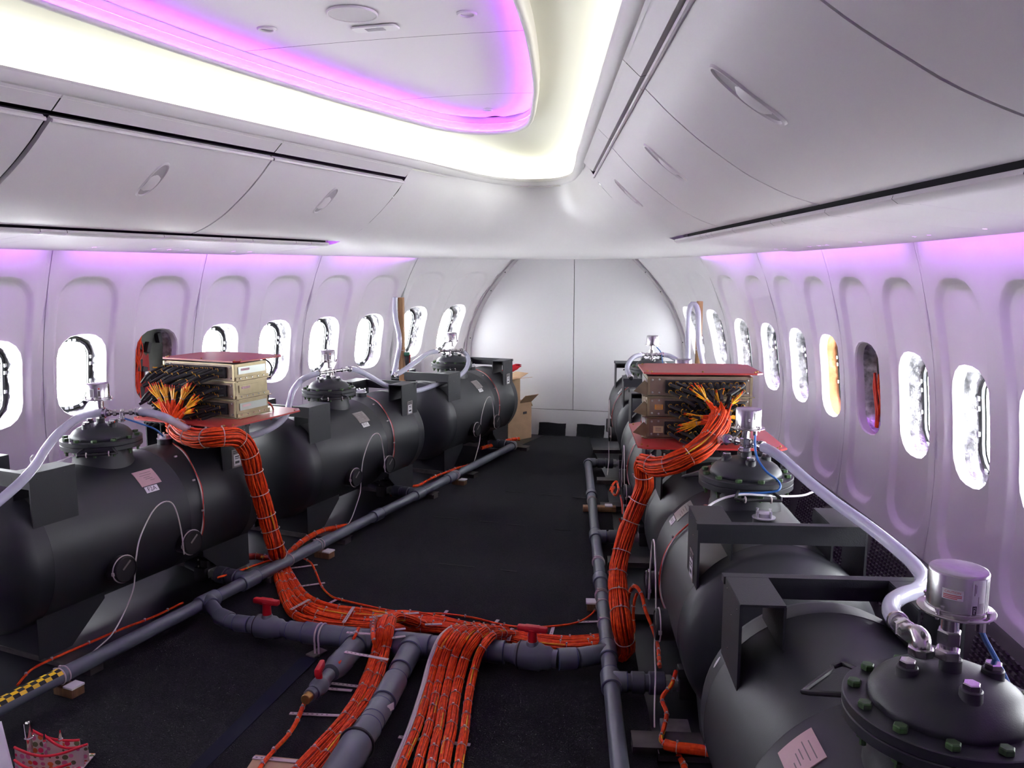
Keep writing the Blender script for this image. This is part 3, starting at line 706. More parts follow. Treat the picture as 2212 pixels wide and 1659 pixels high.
    if flank_tag is not None:                            # metal plate with a white sticker on the aisle face of a lifting frame
        cs = .575 if flank_tag == 'far' else -.44
        ft = MB(); ft.box((-.2590, cs, .655), (.002, .072, .095)); fo = obj('frame_tag', ft.mesh('frame_tag', M['tag'], mirror=mi, smooth=False), root)
        ft = MB(); ft.box((-.2606, cs, .645), (.001, .046, .058)); so = obj('sticker', ft.mesh('sticker', M['paper'], mirror=mi, smooth=False), fo)
        ft = MB()
        for z, h in ((.664, .006), (.654, .004), (.634, .012)): ft.box((-.2613, cs, z), (.0006, .03, h))
        for z in (.692, .683): ft.box((-.2603, cs, z), (.0006, .05, .004))
        obj('print', ft.mesh('print', M['ink'], mirror=mi, smooth=False), so)
    return root
TANKS = {}
TANKS['L2'] = tank(-1, 3.08, 'black water tank with tag F2A, nearest on the left', 'F2A', plate='pink', flank_tag='far')
TANKS['L3'] = tank(-1, 4.765, 'black water tank with tag F1C, middle of the left row', 'F1C', flank_tag='far')
TANKS['L4'] = tank(-1, 6.43, 'black water tank farthest on the left, beside the cardboard boxes', 'F1A', flank_tag='far')
TANKS['R1'] = tank(1, 1.47, 'black water tank in the near right corner with large green cover bolts', None, elbow=True, plate='pink')
TANKS['R2'] = tank(1, 3.08, 'black water tank second on the right, in front of the right red-plated rack', '', plate='silver', flank_tag='near')
TANKS['R3'] = tank(1, 4.78, 'black water tank third on the right, mostly behind the red-plated rack', None)
TANKS['R4'] = tank(1, 6.50, 'black water tank farthest on the right, by the white end wall', '', plate='tag')

# printed labels on the sensor can nearest the camera
def can_label(rt, side, a0, a1, z0, z1, items, m='paper'):
    cx = (1 if side > 0 else -1)*.002; r = .0473
    pt = lambda a, z, d=0: Vector((cx + (r+d)*math.cos(R(a)), (r+d)*math.sin(R(a)), z + .01))
    mb = MB(); mb.grid([[pt(a0+(a1-a0)*i/10, z) for i in range(11)] for z in (z0, z1)])
    lo = mb.build('label', M[m], rt)
    for it in items:
        if it[0] == 'bar':
            _, aa, ab, za, zb, mm = it; q = MB(); q.grid([[pt(aa+(ab-aa)*i/6, z, .0003) for i in range(7)] for z in (za, zb)]); q.build('print', M[mm], lo)
        else:
            _, txt, size, ac, zc, rot, mm = it
            def f(x, yv):
                if rot: x, yv = -yv, x
                return pt(ac + math.degrees(x/r), zc + yv, .0006)
            obj('lettering', text_mesh(txt, size, f, M[mm]), lo)
sens = {k: [c for c in v.children if c.name.startswith('pressure_sensor')][0] for k, v in TANKS.items()}
can_label(sens['R1'], 1, 216, 256, 1.049, 1.067, [('text', 'CAUTION', .0055, 236, 1.0625, False, 'redink')] + [('bar', 219, 253 - (8 if i == 2 else 0), 1.0565-.0028*i, 1.058-.0028*i, 'redink') for i in range(3)])
can_label(sens['R1'], 1, 272, 304, 1.025, 1.086, [('bar', 274, 283, 1.027, 1.042, 'ink'), ('text', 'MKS', .0062, 278.5, 1.0345, True, 'paper'), ('bar', 276, 277.4, 1.06, 1.08, 'greyink'), ('bar', 279, 280, 1.064, 1.078, 'greyink')] + [('bar', 285+3.2*i, 286.2+3.2*i, 1.028, 1.052 - (.006 if i else -.006), 'greyink') for i in range(5)])
can_label(sens['R1'], 1, 306, 323, 1.025, 1.086, [('bar', 309+4*i, 310.5+4*i, 1.03, 1.08, 'greyink') for i in range(3)])
can_label(sens['R2'], 1, 258, 266, 1.050, 1.0585, [('bar', 260, 264, 1.053, 1.0555, 'ink')])
can_label(sens['R2'], 1, 283, 287, 1.055, 1.080, [], 'ink')
for k in ('L2', 'L3', 'L4'):
    can_label(sens[k], -1, 275, 300, 1.03, 1.07, [('bar', 279+4*i, 281+4*i, 1.034, 1.066, 'greyink') for i in range(4)])
    can_label(sens[k], -1, 318, 332, 1.03, 1.075, [('bar', 320, 330, 1.066, 1.074, 'redink'), ('bar', 320, 330, 1.035, 1.06, 'greyink')])
# ================================================================== PVC pipework
def wp(root, mb, name, m, parent=None, **kw):            # world-space shape made a part of root (or of a part of root)
    l = Vector(root.location); mb.v = [(x-l.x, y-l.y, z-l.z) for x, y, z in mb.v]
    return mb.build(name, m, parent or root, **kw)
PR, PZC = .030, .080
LPp = lambda y, z=PZC: Vector((pipeX[-1](y), y, z))
RPp = lambda y, z=PZC: Vector((pipeX[1](y), y, z))
man = empty('pvc_manifold', (-.2, 2.9, 0)); tag(man, 'grey plastic water pipework joining both tank rows across the carpet', 'pipework')
def seg(a, b, r=PR, m='pvc', name='pipe', parent=None): q = MB(); q.cyl(a, b, r, 24); return wp(man, q, name, M[m], parent)
def coupling(a, b, r, m='pvc', blue=True, name='coupling'):
    a, b = Vector(a), Vector(b); d = (b-a).length
    q = MB(); q.lathe([(r*.93, 0), (r, .003), (r, d-.003), (r*.93, d)], a, b-a, 28); o = wp(man, q, name, M[m])
    if blue:
        for t in (0, 1):
            q = MB(); q.lathe([(r*.985, -.0015), (r*1.012, 0), (r*.985, .0015)], a.lerp(b, t), b-a, 28, cap=False); wp(man, q, 'cement_ring', M['pvcblue'], o)
    return o
def tee(c, d1, d2, r=.0385, L=.055, L2=.06, m='pvc'):
    c = Vector(c); d1 = Vector(d1).normalized(); d2 = Vector(d2).normalized()
    q = MB(); q.lathe([(r*.93, -L), (r, -L+.003), (r, L-.003), (r*.93, L)], c, d1, 28); q.lathe([(r*.9, 0), (r, .01), (r, L2-.003), (r*.93, L2)], c, d2, 28)
    o = wp(man, q, 'tee_fitting', M[m])
    for p, d in ((c-d1*L, d1), (c+d1*L, d1), (c+d2*L2, d2)):
        q = MB(); q.lathe([(r*.985, -.0015), (r*1.012, 0), (r*.985, .0015)], p, d, 28, cap=False); wp(man, q, 'cement_ring', M['pvcblue'], o)
    return o
dL = (LPp(4)-LPp(3)).normalized(); dR = (RPp(4)-RPp(3)).normalized()
seg(LPp(1.25), LPp(6.83)); seg(RPp(1.25), RPp(6.33))
for y in (2.05, 4.60, 5.60): coupling(LPp(y-.045), LPp(y+.045), .0375)
for y in (3.85, 5.4): coupling(RPp(y-.04), RPp(y+.04), .0375)
# branches to the tank outlets: fittings and motor valve
nL = tank_axes(-1)[1]; nR = tank_axes(1)[1]
def branch(c, n, d, kind, acts=True, ln=.16):
    if kind == 'tee': tee(c, d, n, m='pvc')
    else:
        q = MB(); q.tube([c - d*.05, c - d*.015, c + n*.004 + d*.004, c + n*.03, c + n*.06], .0385, 20); wp(man, q, 'elbow', M['pvc'])
    seg(c + n*.05, c + n*.11, .0315, 'pvcd')
    coupling(c + n*.075, c + n*.125, .040, 'pvcd', False); coupling(c + n*.14, c + n*.20, .042, 'pvcd', False, 'union')
    seg(c + n*.11, c + n*.22, .0315, 'pvcd')
    q = MB(); q.lathe(hexprof(.034, .2, .225), c, n, 8); q.cyl(c+n*.215, c+n*.25, .022, 16); v = wp(man, q, 'valve_nipple', M['silver'])
    q = MB(); Mx = Matrix((n, Vector((0,0,1)).cross(n), Vector((0,0,1)))).transposed()
    q.box(c + n*.285 + Vector((0,0,-.005)), (.075, .085, .075), Mx, .008); q.box(c + n*.27 + Vector((0,0,.05)), (.05, .05, .04), Mx, .006)
    a = wp(man, q, 'valve_actuator', M['black'])
    q = MB(); q.box(c + n*.245 + d*.01 + Vector((0,0,.0)), (.006, .06, .045), Mx, .002); wp(man, q, 'cover_plate', M['trim'], a)
    for j in range(4):
        q = MB(); q.lathe([(.004, 0), (.004, .008)], c + n*.30 + d*(.03*(j%2*2-1)) + Vector((0,0,.033 if j < 2 else .068)), (0,0,1), 6); wp(man, q, 'screw', M['silver'], a)
    q = MB(); q.cyl(c + n*.26, c + n*.40 + Vector((0,0,.03)), .026, 14); wp(man, q, 'outlet', M['pvcd'])
branch(LPp(3.43), nL, dL, 'tee'); branch(LPp(5.13), nL, dL, 'tee'); branch(LPp(6.83), nL, dL, 'elbow')
branch(RPp(2.86), nR, dR, 'tee'); branch(RPp(4.52), nR, dR, 'tee'); branch(RPp(6.33), nR, dR, 'elbow')
# cross pipe
Q = lambda px, py, z=PZC: PZ(px, py, z)
cA = LPp(3.15); A1, A2, A3 = Q(476,1333), Q(512,1346), Q(548,1350)
tee(cA, dL, A1-cA, L2=.07)
seg(cA, A1, .031); coupling(A1 - (A1-cA).normalized()*.015, A1.lerp(A2, .6), .037, blue=False); seg(A1, A2, .031); coupling(A2.lerp(A1, .05), A2.lerp(A3, .75), .036)
def valve(c, d, r=.05, L=.062, hd=None, hl=.062, hz=.115):
    c = Vector(c); d = Vector(d).normalized()
    q = MB(); q.lathe([(r*.62, -L-.02), (r*.74, -L-.018), (r*.74, -L), (r, -L*.8), (r, L*.45), (r*.84, L*.7), (r*.84, L), (r*.62, L+.018)], c, d, 28); q.lathe([(r*.55, 0), (r*.5, r*.9), (r*.42, r*1.15)], c, (0,0,1), 18)
    o = wp(man, q, 'valve', M['pvc'])
    q = MB(); q.lathe([(r*1.01, -.003), (r*1.03, 0), (r*1.01, .003)], c - d*L*.75, d, 28, cap=False); wp(man, q, 'seal_ring', M['black'], o)
    hd = (hd or d).normalized(); top = c + Vector((0,0,hz)); sd = Vector((0,0,1)).cross(hd); Mx = Matrix((hd, sd, Vector((0,0,1)))).transposed()
    q = MB(); q.lathe([(.020, r*.9), (.017, hz-.012), (.02, hz-.002)], c, (0,0,1), 14); q.box(top, (hl*2, .026, .024), Mx, .007); q.box(top + hd*hl*.0, (hl*1.1, .03, .03), Mx, .009)
    wp(man, q, 'valve_handle', M['red'], o); return o
V1 = Q(578,1354); B1 = Q(625,1361); B2 = Q(660,1366); B3 = Q(695,1371)
valve(V1, B1-V1, hd=(B1-V1)); seg(A3, V1, .031); seg(V1, B1, .032); coupling(B1, B2, .040); coupling(B2, B3, .046)
E1, G1 = Q(905,1394), Q(1085,1408)
seg(B3, E1, .0445); seg(E1, G1, .0445)
tc = Q(778,1383); b1d = Q(738,1430) - tc
tee(tc, E1-B3, b1d, .050, .07, .06)
mc = Q(893,1394); md = Q(855,1462) - mc
tee(mc, E1-B3, md, .051, .075, .065)
V2 = Q(1150,1417); H1, H2 = Q(1205,1424), Q(1245,1422); cI = RPp(3.09)
coupling(G1 - (G1-E1).normalized()*.05, G1 + (V2-G1).normalized()*.01, .046); seg(G1, V2, .036); valve(V2, V2-G1, .055, .068, hd=(H1-G1)); seg(V2, H1, .036); coupling(H1, H2, .043); seg(H1, cI, .034)
tee(cI, dR, H2-cI, L2=.09); coupling(cI.lerp(H2, .55), cI.lerp(H2, .95), .039, blue=False)
# drain branch with a small valve and brass end
D1, D2, D3, D4 = Q(742,1424), Q(712,1456), Q(690,1482), Q(668,1503)
seg(tc, D1, .0445); q = MB(); q.lathe([(.047, 0), (.047, (D2-D1).length*.45), (.034, (D2-D1).length*.9)], D1, D2-D1, 26); wp(man, q, 'reducer', M['pvc'])
seg(D2, D4, .024); dd = (D4-D2).normalized()
vv = MB(); vv.lathe([(.022, -.045), (.029, -.04), (.029, -.02), (.034, -.012), (.034, .018), (.027, .03), (.027, .05)], D3, dd, 24); vo = wp(man, vv, 'valve', M['pvc'])
hq = MB(); hdir = (dd + Vector((.2,0,0))).normalized(); Mx = Matrix((hdir, Vector((0,0,1)).cross(hdir).normalized(), Vector((0,0,1)))).transposed()
hq.lathe([(.013, .02), (.012, .05)], D3, (0,0,1), 12); hq.box(D3 + Vector((0,0,.063)) - hdir*.012, (.085, .022, .034), Mx, .008); wp(man, hq, 'valve_handle', M['red'], vo)
bq = MB(); bq.lathe(hexprof(.019, 0, .03), D4, dd, 12); wp(man, bq, 'brass_end', M['brass'])
# feed pipe running towards the camera
P1, P2, P3, P4, P5, P6 = Q(864,1448), Q(846,1487), Q(822,1528), Q(797,1570), Q(771,1607), Q(661,1790)
seg(mc, P1, .040); coupling(mc + (P1-mc).normalized()*.055, P1, .0445)
seg(P1, P2, .038); coupling(P1.lerp(P2, .55), P3.lerp(P2, .25), .046); seg(P2, P3, .040); coupling(P3, P4.lerp(P3, .3), .044); seg(P3, P4, .042)
coupling(P4, P5, .046); seg(P5, P6, .054); q = MB(); q.ring(P5, P6-P5, .055, .006, 30, 8); wp(man, q, 'rubber_ring', M['black'])
q = MB(); md2 = (P4-P3).normalized(); q.box(P3 + md2*.03 + Vector((.043, .012, .016)), (.002, .03, .026), Matrix.Rotation(R(-25), 3, 'Z')); wp(man, q, 'white_label', M['paper'])
# chequered warning tape on the left pipe
tp = MB(); ya, yb, nr, nc = 1.55, PZ(133,1455,.105).y + .02, 4, 34
for i in range(nc):
    for j in range(nr):
        def cp(ii, jj):
            y = ya + (yb-ya)*ii/nc; th = R(-52 + 112*jj/nr); c = LPp(y); side_ = Vector((dL.y, -dL.x, 0)); return c + side_*math.sin(th)*.0322 + Vector((0,0,math.cos(th)*.0322))
        tp.cur = (i+j) % 2; tp.quad(cp(i,j), cp(i+1,j), cp(i+1,j+1), cp(i,j+1))
wp(man, tp, 'chequered_tape', [mat('tape_yellow', (.80,.50,.01), .4), M['gap']])
# blocks and ties that hold the pipes
def tie(c, d, r, n=1, up=False):
    for i in range(n):
        q = MB(); cc = Vector(c) + Vector(d).normalized()*(.022*i - .011*(n-1)); q.ring(cc, d, r+.002, .0028, 24, 6); q.box(cc + Vector((-.6*(r+.003), 0, .8*(r+.003))), (.009, .009, .009)); wp(man, q, 'zip_tie', M['zip'])
BLK = ['wooden pipe block beside the chequered tape', 'wooden block under the left pipe where the orange bundle passes', 'wooden block under the far part of the left pipe', 'long wooden block under the far part of the right pipe', 'wooden block under the right pipe near the orange bundle']
for i, (c, d, sx_, off_) in enumerate(((LPp(PZ(160,1478,.05).y), dL, .10, .03), (LPp(PZ(718,1190,.05).y), dL, .10, .035), (LPp(PZ(1005,1036,.05).y), dL, .10, .035), (RPp(PZ(1285,1092,.05).y), dR, .22, .05), (RPp(PZ(1300,1300,.05).y), dR, .10, -.02))):
    sd = Vector((d.y, -d.x, 0)); b = empty('pipe_block', (c.x+sd.x*off_, c.y+sd.y*off_, .0125), math.atan2(sd.y, sd.x)); tag(b, BLK[i], 'wood block', 'wooden blocks under the pipes')
    q = MB(); q.box((0,0,.017), (sx_, .055, .034), None, .002); q.build('block', M['wooddark'] if i != 3 else M['wood'], b)
    q = MB(); q.box((sx_*.28 if off_ > 0 else -sx_*.3, 0, .0385), (.05, .056, .009), None, .002); q.build('pad', M['white'], b)
    tie(c, d, PR, 2)
for y, n in ((3.74, 1),): tie(LPp(y), dL, PR, n)
for y, n in ((3.55, 1), (3.35, 1), (4.10, 2)): tie(RPp(y), dR, PR, n)
# strap clamp on the cross pipe
cl = PZ(694,1372,.08); q = MB()
for k in (-.009, .009):
    dx = (E1-B3).normalized(); pth = [cl + dx*k + (Vector((0,0,1))*math.cos(t) + Vector((dx.y,-dx.x,0))*math.sin(t))*.0475 for t in [R(-60 + 170*i/16) for i in range(17)]]; pth.append(pth[-1] + Vector((0,0,-.055))); q.tube(pth, .0045, 6)
wp(man, q, 'strap_clamp', M['zip'])
q = MB(); q.box(PZ(684,1410,.016), (.05, .075, .006), Matrix.Rotation(R(-20), 3, 'Z')); q.lathe([(.006, 0), (.004, .006)], PZ(684,1410,.019), (0,0,1), 8); wp(man, q, 'clamp_foot', M['tag'])
# ================================================================== wire bundles
def PS(px, py, side, s):               # point seen at a pixel on the cross-row plane s of a tank row
    u, nn, o = tank_axes(side); r = ray(px, py); return CAM + r*((s - (CAM-o).dot(u))/r.dot(u))
def strands(path, Rb, n, rs, rnd, ties=(), twist=.8, flat=1.0, yel=.05, cols=2, seg=4, spread=None):
    path = resample(path, max(.012, Rb*.7)); fr = frames(path); N = len(path); L = sum((b-a).length for a, b in zip(path, path[1:]))
    mb = MB()
    for k in range(n):
        if n == 1: rho, ph = 0, 0
        elif k < n*.68: rho, ph = Rb - rs, 2*math.pi*k/(n*.68)
        else: rho, ph = (Rb-rs)*math.sqrt(rnd.random())*.75, rnd.uniform(0, 6.283)
        w1, w2 = rnd.uniform(0, 6.28), rnd.uniform(.6, 1.6); yb = rnd.random() if rnd.random() < yel*5 else -1
        V = []; Fc = []
        for i, (p, (t, Nn, B)) in enumerate(zip(path, fr)):
            d = L*i/(N-1); f = 1.0
            if ties: f = 1.0 - .10*math.exp(-(min(abs(d-x) for x in ties)/.014)**2) + .05
            if spread: f *= spread(i/(N-1))
            a = ph + twist*d + .18*math.sin(w1 + d*9*w2); rr = rho*f*(1 + .05*math.sin(w1*2 + d*14*w2))
            c = p + (Nn*math.cos(a)*flat + B*math.sin(a))*rr
            for q in range(seg):
                b = 2*math.pi*q/seg; V.append(c + (Nn*math.cos(b) + B*math.sin(b))*rs)
        o = len(mb.v); mb.v += [tuple(v) for v in V]
        for i in range(N-1):
            t = i/(N-1); mi = 1 if (yb >= 0 and yb < t < yb + .09) else 0
            for q in range(seg):
                q2 = (q+1) % seg; mb.f.append((o+i*seg+q, o+i*seg+q2, o+(i+1)*seg+q2, o+(i+1)*seg+q)); mb.mi.append(mi)
    return mb, path, fr, L
def bundle(label, pts, Rb, n, rs=None, name='cable_bundle', tie=.10, m='orange', m2='yellow', cat='cable bundle', group='orange wire bundles', seed=0, base=None, yel=.05, flat=1.0, sm=7, tierad=None, root=None, tiem='zip', spread=None, t0=.03):
    rnd = random.Random(seed + int(Rb*1e4) + n); path = spline(pts, sm)
    L = sum((b-a).length for a, b in zip(path, path[1:]))
    ties = []
    if tie:
        d = t0 + rnd.uniform(0, tie*.4)
        while d < L - .01: ties.append(d); d += tie*rnd.uniform(.75, 1.25)
    if rs is None: rs = max(.0016, Rb*2.1/ max(5, n*.68)*1.55)
    mb, path, fr, L = strands(path, Rb, n, rs, rnd, ties, yel=yel, flat=flat, spread=spread)
    if root is None:
        lo = min(path, key=lambda p: p.z); root = empty(name, (lo.x, lo.y, max(0, lo.z-Rb))); tag(root, label, cat, group)
    w_ = wp(root, mb, 'wires', [M[m], M[m2]], ang=180)
    if n > 8:
        cr = MB(); cr.tube(path, Rb*.72, 8, rf=spread); wp(root, cr, 'core_wires', M['orange_dark' if m != 'whitewire' else 'whitewire'])
    acc = 0; j = 0
    for d in ties:
        while j < len(path)-2 and acc + (path[j+1]-path[j]).length < d: acc += (path[j+1]-path[j]).length; j += 1
        p = path[j].lerp(path[j+1], (d-acc)/max(1e-6, (path[j+1]-path[j]).length)); t = fr[j][0]
        q = MB(); q.ring(p, t, (tierad or Rb)*1.01, max(.0013, Rb*.05), 16, 5); up = (Vector((0,0,1)) - t*t.z).normalized() if abs(t.z) < .95 else Vector((-1,0,0))
        q.box(p + up*(Rb*1.12), (.007, .007, .006)); wp(root, q, 'zip_tie', M[tiem], smooth=True)
    return root
def zs(pts, z): return [PZ(x, y, z if not isinstance(z, (list, tuple)) else z[i]) for i, (x, y) in enumerate(pts)]

# left riser: from the rack down the tank flank to the floor
lr = [PS(378,920,-1,.42), PS(398,938,-1,.37), PS(430,947,-1,.36), PS(470,944,-1,.36), PN(510,945,-1,-.345), PN(536,975,-1,-.36), PN(551,1030,-1,-.37), PN(566,1080,-1,-.385), PN(583,1140,-1,-.41), PN(595,1180,-1,-.435), PZ(603,1208,.075)]
B_L = bundle('thick orange bundle hanging from the left rack down beside tank F1C', lr, .047, 44, .0042, tie=.105, seed=1, spread=lambda t: 1.0 - .16*max(0, (t-.45)/.55))
# right riser with its hook below the right rack
rr_ = [PS(1556,902,1,.43), PS(1548,928,1,.35), PS(1522,962,1,.27), PS(1482,988,1,.25), PS(1445,1004,1,.28), PS(1413,1008,1,.34), PS(1392,1000,1,.39), PS(1390,1022,1,.42), PS(1392,1050,1,.42), PS(1376,1090,1,.42), PS(1357,1140,1,.40), PS(1343,1190,1,.36), PS(1334,1240,1,.29), PS(1336,1290,1,.21), PS(1343,1345,1,.11), PZ(1351,1392,.085), PZ(1346,1408,.05), PZ(1328,1405,.042), PZ(1304,1398,.042)]
B_R = bundle('thick orange bundle hooking below the right rack and dropping behind the right pipe', rr_, .041, 42, .0040, tie=.11, seed=2, spread=lambda t: 1.12 - .2*min(1, t*2.2) + .06*math.sin(t*9))
# bundles on the carpet
FZ = .034
fb_ = [
 ('orange bundle on the carpet, front strand of the bend, beside the first red valve', [(600,1222),(598,1243),(605,1265),(614,1292),(628,1320),(648,1334),(674,1342),(708,1348),(745,1351),(785,1352),(840,1354),(900,1356),(965,1361),(1040,1371),(1120,1386),(1195,1398),(1255,1400),(1318,1394)], .020, 26, 3),
 ('orange bundle on the carpet, second strand of the bend', [(606,1222),(610,1246),(620,1275),(638,1303),(656,1315),(682,1327),(716,1335),(752,1340),(800,1344),(860,1345),(930,1350),(1000,1360),(1080,1373),(1160,1388),(1230,1393),(1316,1386)], .019, 24, 4),
 ('orange bundle on the carpet, third strand of the bend', [(612,1222),(620,1248),(632,1268),(645,1288),(662,1303),(688,1316),(726,1325),(762,1330),(815,1334),(880,1336),(950,1345),(1030,1358),(1110,1370),(1185,1382),(1250,1386),(1314,1380)], .019, 24, 5),
 ('orange bundle on the carpet, innermost strand of the bend, running to the right pipe', [(618,1218),(626,1236),(641,1261),(656,1282),(677,1296),(705,1308),(742,1315),(785,1319),(830,1326),(880,1325),(935,1333),(1010,1350),(1090,1364),(1170,1376),(1240,1380),(1312,1374)], .015, 18, 6)]
for lab, pts, rb, n, sd in fb_: bundle(lab, zs(pts, .012+rb), rb, n, tie=.12, seed=sd)
# pair climbing over the cross pipe and running to the camera
PA = [(900,1352),(868,1336),(838,1334),(824,1362),(815,1402),(798,1452),(777,1502),(742,1556),(692,1612),(634,1675)]
PB = [(915,1350),(880,1338),(850,1335),(840,1362),(833,1402),(820,1452),(800,1505),(768,1556),(723,1612),(670,1675)]
zz = [.04, .10, .150, .150, .085, .045, .036, .036, .036, .036]
bundle('orange bundle crossing over the grey pipe, left one of the front pair', zs(PA, zz), .0215, 28, tie=.10, seed=7, yel=.08)
bundle('orange bundle crossing over the grey pipe, right one of the front pair', zs(PB, zz), .0215, 28, tie=.10, seed=8, yel=.08)
bundle('thin short orange strand beside the front pair of bundles', zs([(812,1334),(806,1352),(806,1376),(812,1398)], [.09,.14,.15,.11]), .009, 12, tie=.05, seed=9)
# five bundles fanning over the pipe on the right, and a white one
FAN = [[(1035,1352),(1000,1354),(977,1362),(958,1384),(945,1412),(931,1462),(918,1515),(902,1568),(880,1622),(858,1678)],
 [(1055,1356),(1020,1356),(995,1363),(976,1386),(963,1414),(949,1464),(938,1516),(926,1570),(910,1624),(896,1680)],
 [(1075,1360),(1040,1359),(1015,1366),(996,1388),(983,1416),(970,1466),(958,1518),(948,1572),(936,1626),(926,1682)],
 [(1095,1364),(1065,1361),(1041,1368),(1021,1390),(1006,1418),(992,1468),(981,1520),(974,1574),(963,1628),(955,1684)],
 [(1115,1370),(1088,1368),(1064,1374),(1046,1394),(1033,1420),(1019,1470),(1010,1522),(1004,1576),(994,1630),(986,1686)]]
zf = [.04, .09, .150, .150, .105, .045, .033, .033, .033, .033]
FL = ['orange bundle next to the white wires, first of the five that fan forward', 'orange bundle, second of the five that fan forward', 'orange bundle, third of the five that fan forward', 'orange bundle, fourth of the five that fan forward', 'orange bundle, fifth and rightmost of the five that fan forward']
for i, f in enumerate(FAN): bundle(FL[i], zs(f, zf), (.0165, .0165, .0165, .0205, .0165)[i], 24, tie=.10, seed=20+i, yel=.10)
bundle('flat bundle of white wires beside the five orange bundles', zs([(972,1358),(952,1376),(938,1404),(925,1440),(912,1490),(898,1535),(880,1585),(856,1645),(840,1690)], [.15,.15,.12,.07,.04,.03,.03,.03,.03]), .011, 14, tie=0, seed=31, m='whitewire', m2='whitewire', group='white wire bundle')
# thin runs
def thin(label, pts, z, r=.006, n=5, **kw): return bundle(label, zs(pts, z), r, n, rs=r*.55, tie=kw.pop('tie', .12), group='thin orange wire runs', cat='wire run', **kw)
thin('thin orange wire run tracing the carpet behind the thick bundles', [(655,1206),(672,1216),(684,1240),(696,1268),(716,1288),(742,1297),(790,1308),(850,1320),(905,1325),(960,1326),(1020,1334),(1075,1347),(1130,1355),(1190,1353),(1245,1345),(1280,1325),(1293,1300),(1297,1285)], .02, .0055, seed=40, tie=.2)
thin('orange bundle lying along the left pipe between tanks F2A and F1C', [(615,1206),(640,1180),(668,1160),(700,1146),(735,1139),(765,1133),(790,1120)], [.05,.05,.05,.05,.05,.05,.05], .017, 18, seed=41, tie=.07)
thin('orange wire clump behind the left pipe by tank F1C', [(845,1070),(862,1060),(880,1052),(905,1048),(935,1032),(965,1020),(985,1012),(1008,1006),(1030,998)], .05, .010, 12, seed=42, tie=.07)
thin('coiled orange wire end by the far end of the left pipe', [(1040,968),(1062,962),(1085,955),(1105,950),(1122,948)], .07, .017, 16, seed=43, tie=.06)
thin('thin orange wire beside the chequered tape', [(38,1480),(52,1462),(75,1442),(130,1416),(190,1390),(260,1360),(330,1333),(395,1302)], .055, .006, 6, seed=44, tie=.14)
thin('thin orange and yellow wire leading left from the crossing', [(470,1248),(510,1236),(548,1222),(585,1210),(612,1204)], .10, .006, 6, seed=45, yel=.3)
thin('short dark orange bundle end under tank F2A', [(535,1203),(552,1202),(575,1206),(600,1212)], .05, .018, 18, seed=46, m='orange_dark', tie=.05)
thin('thin orange wire from the brass drain end to the board', [(662,1510),(652,1532),(640,1560),(622,1588),(600,1612),(575,1640),(555,1668)], .03, .0085, 8, seed=47, tie=.1)
thin('thin orange wire clipped over the cross pipe left of the front pair', [(775,1356),(768,1372),(752,1398),(735,1428),(726,1446)], [.135,.135,.10,.11,.09], .007, 7, seed=48, tie=.08)
thin('orange wire hanging along tank row beside the right riser', [PS(1350,1322,1,.2)[:] and (1352,1322),(1360,1280),(1372,1266),(1386,1285),(1394,1318),(1411,1361),(1421,1396),(1425,1440)], [.06,.18,.24,.22,.18,.12,.09,.13], .0085, 9, seed=49, tie=.08)
thin('orange wire drop behind the right riser', [(1376,1282),(1370,1300),(1368,1330),(1370,1360),(1362,1385)], [.2,.17,.10,.05,.04], .007, 8, seed=50, tie=.08)
thin('yellow and orange wires dropping from the near right valve', [(1460,1450),(1450,1480),(1430,1508),(1440,1540),(1434,1572),(1428,1598),(1440,1612)], [.14,.12,.09,.07,.06,.05,.05], .008, 9, seed=51, yel=.5, tie=.06)
thin('orange wires bunched on the metal tray in the near right', [(1436,1608),(1460,1614),(1495,1618),(1530,1623),(1570,1630)], .055, .019, 20, seed=52, tie=.09)
thin('orange wire tail below the metal tray', [(1466,1632),(1476,1650),(1486,1680)], .02, .011, 10, seed=53, tie=.2)
thin('tangle of orange wires by the second right valve', [(1318,1060),(1324,1046),(1332,1040),(1336,1056),(1330,1070),(1322,1062),(1327,1052)], .12, .008, 9, seed=54, tie=.2)
for (a, b, i) in (((1340,1070),(1345,1110),0), ((1338,1120),(1343,1140),1)):
    thin(('thin red wire drop at the wooden block by the right pipe', 'thin red wire drop below the wooden block by the right pipe')[i], [a, ((a[0]+b[0])//2+2, (a[1]+b[1])//2), b], [.12, .09, .05], .006, 6, seed=55+i, m='redwire', tie=.3)
# wires fanning out at the racks: part of the two risers
def fan(root, hub, tips, seed, hubdir):
    rnd = random.Random(seed); mbs = [MB(), MB()]
    for (tip, n, spread_) in tips:
        knot = hub.lerp(tip, .62) + Vector((0,0,.004))
        for k in range(n):
            o = Vector((rnd.uniform(-1,1), rnd.uniform(-1,1), rnd.uniform(-1,1)))
            e = tip + o*spread_; h = hub + o*.022
            pth = spline([h - hubdir*.05, h, hub.lerp(knot, .6) + o*.012, knot + o*.007, knot.lerp(e, .6) + o*.004, e], 4)
            N = len(pth); c = int(N*rnd.uniform(.50, .62)); c2 = int(N*.86)
            for i, (a, b) in enumerate(((0, c), (c, c2), (c2, N-1))):
                if b > a: mbs[1 if i == 1 else 0].tube(pth[a:b+1], .0031 if i != 2 else .0022, 5)
        q = MB(); q.ring(knot, (tip-hub), .0095, .0018, 12, 5); wp(root, q, 'zip_tie', M['zip'])
    wp(root, mbs[0], 'fanned_orange_wires', M['orange']); wp(root, mbs[1], 'fanned_yellow_wires', M['yellow'])
hubL = PS(372,912,-1,.43); hubR = PS(1560,905,1,.44)
